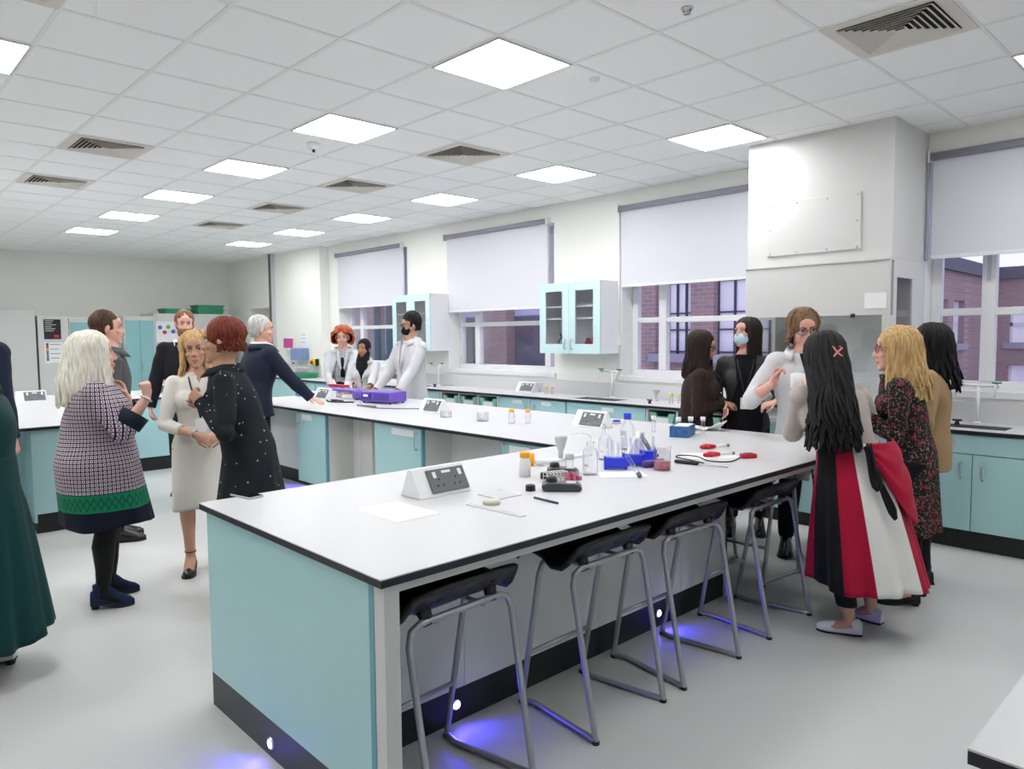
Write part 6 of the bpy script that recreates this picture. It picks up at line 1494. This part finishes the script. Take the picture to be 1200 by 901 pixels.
p.top('shirt', C['white'], .012, .6, .48); labcoat(p, 23, (.05, .02, .58, .45)); p.trousers(C['black']); [p.shoe(k, C['leather']) for k in 'RL']; p.cap(Hm['black'], 1.10, front=.060, top=.012, amp=.005); p.glasses(M['black']); p.mask(C['black'])
b = MB(); b.tube([p.sp[6] + Vector((.06, -.02, -.02)), p.sp[6] + Vector((0, -.085, -.035)), p.sp[6] + Vector((-.06, -.02, -.02))], [.03, .045, .03], 12, end='round'); b.build('hood', C['white'], p.o)
# 10 woman in brown
p = Person('dark-haired woman in glasses and a dark brown top, standing with hands together by the window', (-3.20, 5.16), 28, 1.64, 'tan', 1.08, 1.08, True, lean=(0, .05), head=(-8, -14, 0), fine=.006, hip=(0, -.07),
           hands={'R': dict(at=(.04, .16, 1.07), d=(-.6, .8, -.15), n=(-.2, -.3, -1), curl=.6, local=True), 'L': dict(at=(-.05, .15, 1.03), d=(.5, .8, -.2), n=(.2, 0, 1), curl=.6, local=True)}, poles={'R': (.4, -.6, -1), 'L': (-.4, -.6, -1)})
p.top('jumper', C['brown'], .018, .97, .46, seed=31, amp=.005); p.trousers(C['black']); [p.shoe(k, C['leather']) for k in 'RL']; p.locks(Hm['espresso'], .37, 190, 42, .005, 1.08, .012, .03, .011, 12, .0, taper=.7); p.glasses(M['black'])
p.lanyard(M['lany'], .98, .03, True)
# 11 woman in surgical mask
p = Person('woman with long dark hair, light blue face mask and dark blazer by the window', (-2.98, 5.42), -62, 1.75, 'pink', 1.08, .95, True, lean=(0, .02), head=(-40, 8, 0), fine=.006,
           hands={'R': dict(at=(-3.04, 5.20, 1.06), d=(.35, -.35, -.65), n=(-.4, -.5, .2), curl=.25), 'L': dict(at=(-2.62, 5.22, 1.10), d=(-.6, -.5, -.2), n=(-.3, .3, -1), curl=.5)}, feet={'R': (.10, .05, -5, .06), 'L': (-.12, .0, 5, .06)})
p.top('dress_top', C['black'], .010, .5, .40, seed=30); p.top('blazer', mat('charcoal_blazer', (.040, .042, .044), .85, bump=(9, .4, .02)), .024, .97, .45, vopen=(.09, .11, .35, .70), seed=33); p.trousers(C['black']); [p.shoe(k, C['leather'], 'boot') for k in 'RL']
p.locks(Hm['espresso'], .60, 180, 46, .004, 1.06, .008, .02, .0105, 15, .0, taper=.75); p.mask(mat('surgical_mask_blue', (.50, .68, .78), .7)); p.lanyard(M['lany'], 1.12, .03, True)
# 12 long-haired man in lab coat
p = Person('man with glasses and swept-back brown hair in a white lab coat, one hand raised', (-2.32, 5.12), -58, 1.79, 'pink', 1.18, 1.10, lean=(.05, .10), head=(8, -12, 5), fine=.0055,
           hands={'R': dict(at=(.27, .31, 1.28), d=(-.25, .1, .95), n=(-.6, .5, .2), curl=.8, thumb=.7, local=True), 'L': dict(at=(-2.12, 4.72, 1.22), d=(.1, -.9, .2), n=(.3, .1, .9), curl=.6)}, poles={'R': (.7, -.1, -1), 'L': (-.8, -.5, -.6)}, feet={'R': (.13, -.10, -8, .04), 'L': (-.11, .03, 8, .04)})
p.top('black_top', C['black'], .012, 0, .45, arms=''); p.top('lab_coat', C['labcoat'], .028, .45, .33, vopen=(.055, .02, .66, .45), seed=41, hemflare=.04, amp=.007); p.lapels(C['labcoat'], .70, .05, .034, .05); p.collar(C['labcoat'], .035, .018, .7, name='coat_collar')
p.trousers(C['black']); [p.shoe(k, C['leather'], 'boot') for k in 'RL']; p.locks(Hm['mid'], .235, 150, 68, .005, 1.04, .002, .0, .011, 77, .0, taper=.4); p.glasses(mat('brown_frame', (.06, .02, .02), .3), .026)
b = MB(); b.tube([p.hp(0, -.11, -.04), p.hp(.01, -.13, -.09), p.hp(.02, -.12, -.15), p.hp(.02, -.10, -.20)], [.022, .028, .022, .008], 10, end='round'); b.build('ponytail', Hm['mid'], p.o)
lab = p
# 13 woman in striped skirt, seen from behind
ST = [C['black'], cloth('crimson_cloth', (.38, .006, .035), .7), cloth('ivory_cloth', (.72, .70, .68), .7)]
p = Person('woman with long wavy black hair and a black, crimson and white striped skirt', (-1.52, 4.07), 140, 1.62, 'tan', 1.12, 1.10, True, lean=(-.10, .13), head=(-6, -6, 0), fine=.0055,
           hands={'L': dict(at=(-1.98, 4.22, 1.13), d=(-.25, .45, .5), n=(.4, .4, 0), curl=.9), 'R': dict(at=(-1.74, 4.62, 1.12), d=(-.3, .3, .4), n=(-.4, -.4, 0), curl=.8)}, poles={'L': (-.4, -.3, -1), 'R': (.7, -.5, -.8)},
           feet={'L': (-.11, -.06, 62), 'R': (.10, .10, 35)}, hip=(-.08, -.03))
p.top('blouse', C['beige'], .020, .97, .60, seed=51, amp=.007)
def strip(a, t):
    d = math.degrees(a) % 360     # 270 = the back of the wearer
    for lim, k in ((176, 1), (220, 0), (250, 1), (300, 2), (345, 1)):
        if d < lim: return k if d > 150 else (2 if (d % 60) < 25 else (1 if (d % 60) < 45 else 0))
    return 2
p.skirt(ST, 1.04, .28, (.265, .255), 'skirt', 8, .020, .028, sway=(.08, 0), seed=9, matf=strip, mid=.85)
p.trousers(C['black'], hem=.10, name='leggings', wide=0); [p.shoe(k, C['whiteshoe'], 'flat') for k in 'RL']
p.locks(Hm['black'], .60, 420, 26, .012, 1.08, .018, .045, .0095, 21, .0, taper=.6, cy=-.13, cx=-.02)
b = MB(); c = p.hp(.012, -.145, .01)
for sg in (-1, 1):
    for q in (-1, 1): b.tube([c, c + Vector((sg*.022, -.012, q*.022)), c + Vector((sg*.018, .01, q*.03))], [.006, .005, .003], 6, end='round')
b.build('hair_clip', mat('pink_clip', (.75, .25, .22), .4), p.o)
# sash draped over the right hip with two hanging black tails
c = p.sp[1]; rh = p.rad[1]
def on_skirt(a, z, o_=.0):
    f = max(0, (c.z - z)/(c.z - .25)); g_ = math.radians(a); w_ = max(0, (z - c.z)/.17)
    return Vector((c.x + .08*f*.9 + (rh[0]*(1 - f) + .28*f + .028 + .02*f + o_ - .015*w_)*math.cos(g_), c.y + (rh[1]*(1 - f) + .27*f + .028 + .02*f + o_ - .01*w_)*math.sin(g_) + .04*w_, z))
rows = []
for i in range(17):
    u = i/16; a = 266 + 90*u; zb = .99 - .33*math.sin(min(1, u*1.5)*PI/2) + .04*math.sin(u*9)
    rows.append([on_skirt(a, 1.045 + (zb - 1.045)*t, .022 + .030*math.sin(t*PI*.9)*(.4 + u) + .007*math.sin(t*16 + u*7)) for t in [k/14 for k in range(15)]])
b = MB(); b.grid(rows); b.build('sash', ST[1], p.o, solid=.005)
for a0, a1, z1, w0 in ((262, 270, .82, 4), (267, 281, .68, 3)):
    b = MB(); b.grid([[on_skirt(a0 + (a1 - a0)*t + (q - .5)*2*w0*(.6 + .8*t)*(1 if t < .95 else .4), 1.04 + (z1 - 1.04)*t + .02*(q - .5), .050 + .01*math.sin(t*6 + q*3)) for q in (0, .25, .5, .75, 1)] for t in [k/10 for k in range(11)]]); b.build('sash_tail', ST[0], p.o, solid=.006)
# 14 blonde in floral dress
p = Person('blonde woman with red glasses in a dark floral dress and black shoes, in profile', (-1.50, 4.72), 204, 1.65, 'pink', 1.14, .95, True, lean=(0, .10), head=(0, -2, 0), fine=.006,
           hands={'L': dict(at=(-.08, .30, 1.12), d=(.4, .6, .2), n=(.6, -.6, 0), curl=.8, local=True), 'R': dict(at=(.08, .30, 1.12), d=(-.4, .6, .2), n=(-.6, -.6, 0), curl=.8, local=True)}, feet={'L': (-.10, .02, 6, .02), 'R': (.10, -.04, -6, .02)})
p.top('dress_bodice', C['floral'], .018, .97, .5, seed=61, amp=.005); p.skirt(C['floral'], 1.02, .44, (.18, .14), 'dress_skirt', 7, .008, .018, seed=12); p.trousers(C['black'], hem=.09, name='leggings', wide=0)
[p.shoe(k, C['leather']) for k in 'RL']; p.locks(Hm['blonde'], .42, 240, 60, .008, 1.10, .016, .04, .0115, 31, .015); p.glasses(mat('red_frame', (.35, .02, .05), .3), .024, True)
# 15 woman in camel jumper behind
p = Person('black-haired woman in a camel jumper half hidden behind the blonde woman', (-1.58, 5.18), 200, 1.67, 'tan', 1.10, 1.08, True, lean=(0, .0), head=(10, 0, 0), fine=.008, hands={'L': dict(at=(-.16, .22, 1.05), d=(.6, .6, 0), n=(.6, -.6, 0), curl=.6, local=True)}, poles={'L': (-.9, -.5, -.8)})
p.top('jumper', C['camel'], .024, 1., .44, seed=71); p.trousers(C['black']); [p.shoe(k, C['leather']) for k in 'RL']; p.locks(Hm['black'], .42, 110, 45, .010, 1.10, .012, .04, .014, 41, .0)
# 16 green dress, cut by the left edge
p = Person('dark-haired woman in a long bottle-green dress, cut off by the left edge of the photo', (-4.21, .53), 250, 1.68, 'tan', 1.08, 1.08, True, lean=(0, .0), headoff=(0, .08, 0), head=(0, 0, 0), fine=.007, hands={'L': dict(at=(-.20, .20, 1.02), d=(.3, .8, -.3), n=(.6, -.2, -.6), curl=.6, local=True)}, poles={'L': (-.2, -1, -.3)}, feet={'R': (.13, .0, -10, .02), 'L': (-.1, .03, 8, .02)})
p.top('dress_bodice', C['green'], .018, .97, .5, seed=81, amp=.004); p.skirt(C['green'], 1.08, .20, (.29, .26), 'dress_skirt', 9, .018, .018, sway=(0, .03), seed=14, mid=.8); p.tights(skin('tan')[0], 'stockings'); [p.shoe(k, C['whiteshoe'], 'flat') for k in 'RL']
p.locks(Hm['espresso'], .46, 100, 45, .006, 1.08, .014, .03, .014, 51, .0)
# 17 navy suit cut by the left edge
p = Person('man in a navy suit at the left edge, only his shoulder and arm showing', (-6.47, .81), 120, 1.94, 'pink', 1.1, 1.16, fine=.009)
p.top('shirt', C['white'], .010, .6, .5); p.top('jacket', C['navy'], .026, 1., .45, vopen=(.06, .03, .60, .5), seed=91); p.collar(C['navy'], .03, .018, .6, name='jacket_collar'); p.trousers(C['navy']); [p.shoe(k, C['leather']) for k in 'RL']; p.cap(Hm['brown'], 1.04, front=.066)
# held things
b = MB(); rows = [[(-2.24 + .13*u, 4.66 + .06*u, 1.25 + .10*v + .01*math.sin(u*5)) for v in (0, .5, 1)] for u in (0, .25, .5, .75, 1)]
b.grid(rows); tag(b.build('paper_sheet', M['paper'], loc=(-2.2, 4.7, 1.25), solid=.002), 'folded white papers held in front of the man in glasses', 'paper')
b = MB(); b.obox((-2.02, 4.52, 1.19), (.07, .04, .10), .5); b.obox((-2.02, 4.515, 1.235), (.085, .05, .02), .5, mi=1); tag(b.build('sample_box', [M['orange'], M['black']], loc=(-2.0, 4.6, 1.2), bevel=.004), 'small orange box with a black lid held between the man and the woman in beige', 'box')
# ================================================================ camera, sky, light
cam = bpy.data.cameras.new('camera'); co = bpy.data.objects.new('camera', cam); COL.objects.link(co); SC.camera = co
cam.sensor_width = 36; cam.lens = 856.05/1200*36; cam.clip_start = .05
yaw, pitch, roll = -.81293, -.0666, -.00816
cy_, sy_, cp_, sp_ = math.cos(yaw), math.sin(yaw), math.cos(pitch), math.sin(pitch)
fwd = Vector((sy_*cp_, cy_*cp_, sp_)); right = Vector((cy_, -sy_, 0)); up = right.cross(fwd)
r_ = right*math.cos(roll) + up*math.sin(roll); u_ = up*math.cos(roll) - right*math.sin(roll)
mw = Matrix((r_, u_, -fwd)).transposed().to_4x4(); mw.translation = Vector((0, 0, 1.6148)); co.matrix_world = mw
w = bpy.data.worlds.new('sky'); SC.world = w; w.use_nodes = True
bg = w.node_tree.nodes['Background']; nt = w.node_tree
tc = nt.nodes.new('ShaderNodeTexCoord'); sx = nt.nodes.new('ShaderNodeSeparateXYZ'); rp = nt.nodes.new('ShaderNodeValToRGB')
nt.links.new(tc.outputs['Generated'], sx.inputs[0]); nt.links.new(sx.outputs['Z'], rp.inputs['Fac']); nt.links.new(rp.outputs['Color'], bg.inputs['Color'])
rp.color_ramp.elements[0].position = 0; rp.color_ramp.elements[0].color = (.66, .65, .84, 1)
rp.color_ramp.elements[1].position = .6; rp.color_ramp.elements[1].color = (.66, .68, .88, 1)
bg.inputs['Strength'].default_value = 1.5
SC.view_settings.view_transform = 'Standard'; SC.view_settings.look = 'None'; SC.view_settings.exposure = .12; SC.view_settings.gamma = 1
SC.view_settings.use_curve_mapping = False
SC.cycles.use_denoising = True
SC.cycles.max_bounces = 8; SC.cycles.diffuse_bounces = 6; SC.cycles.glossy_bounces = 3; SC.cycles.transparent_max_bounces = 24
SC.cycles.sample_clamp_indirect = 6; SC.cycles.caustics_reflective = False; SC.cycles.caustics_refractive = False
for o in bpy.data.objects:
    if '_o' in o: del o['_o']
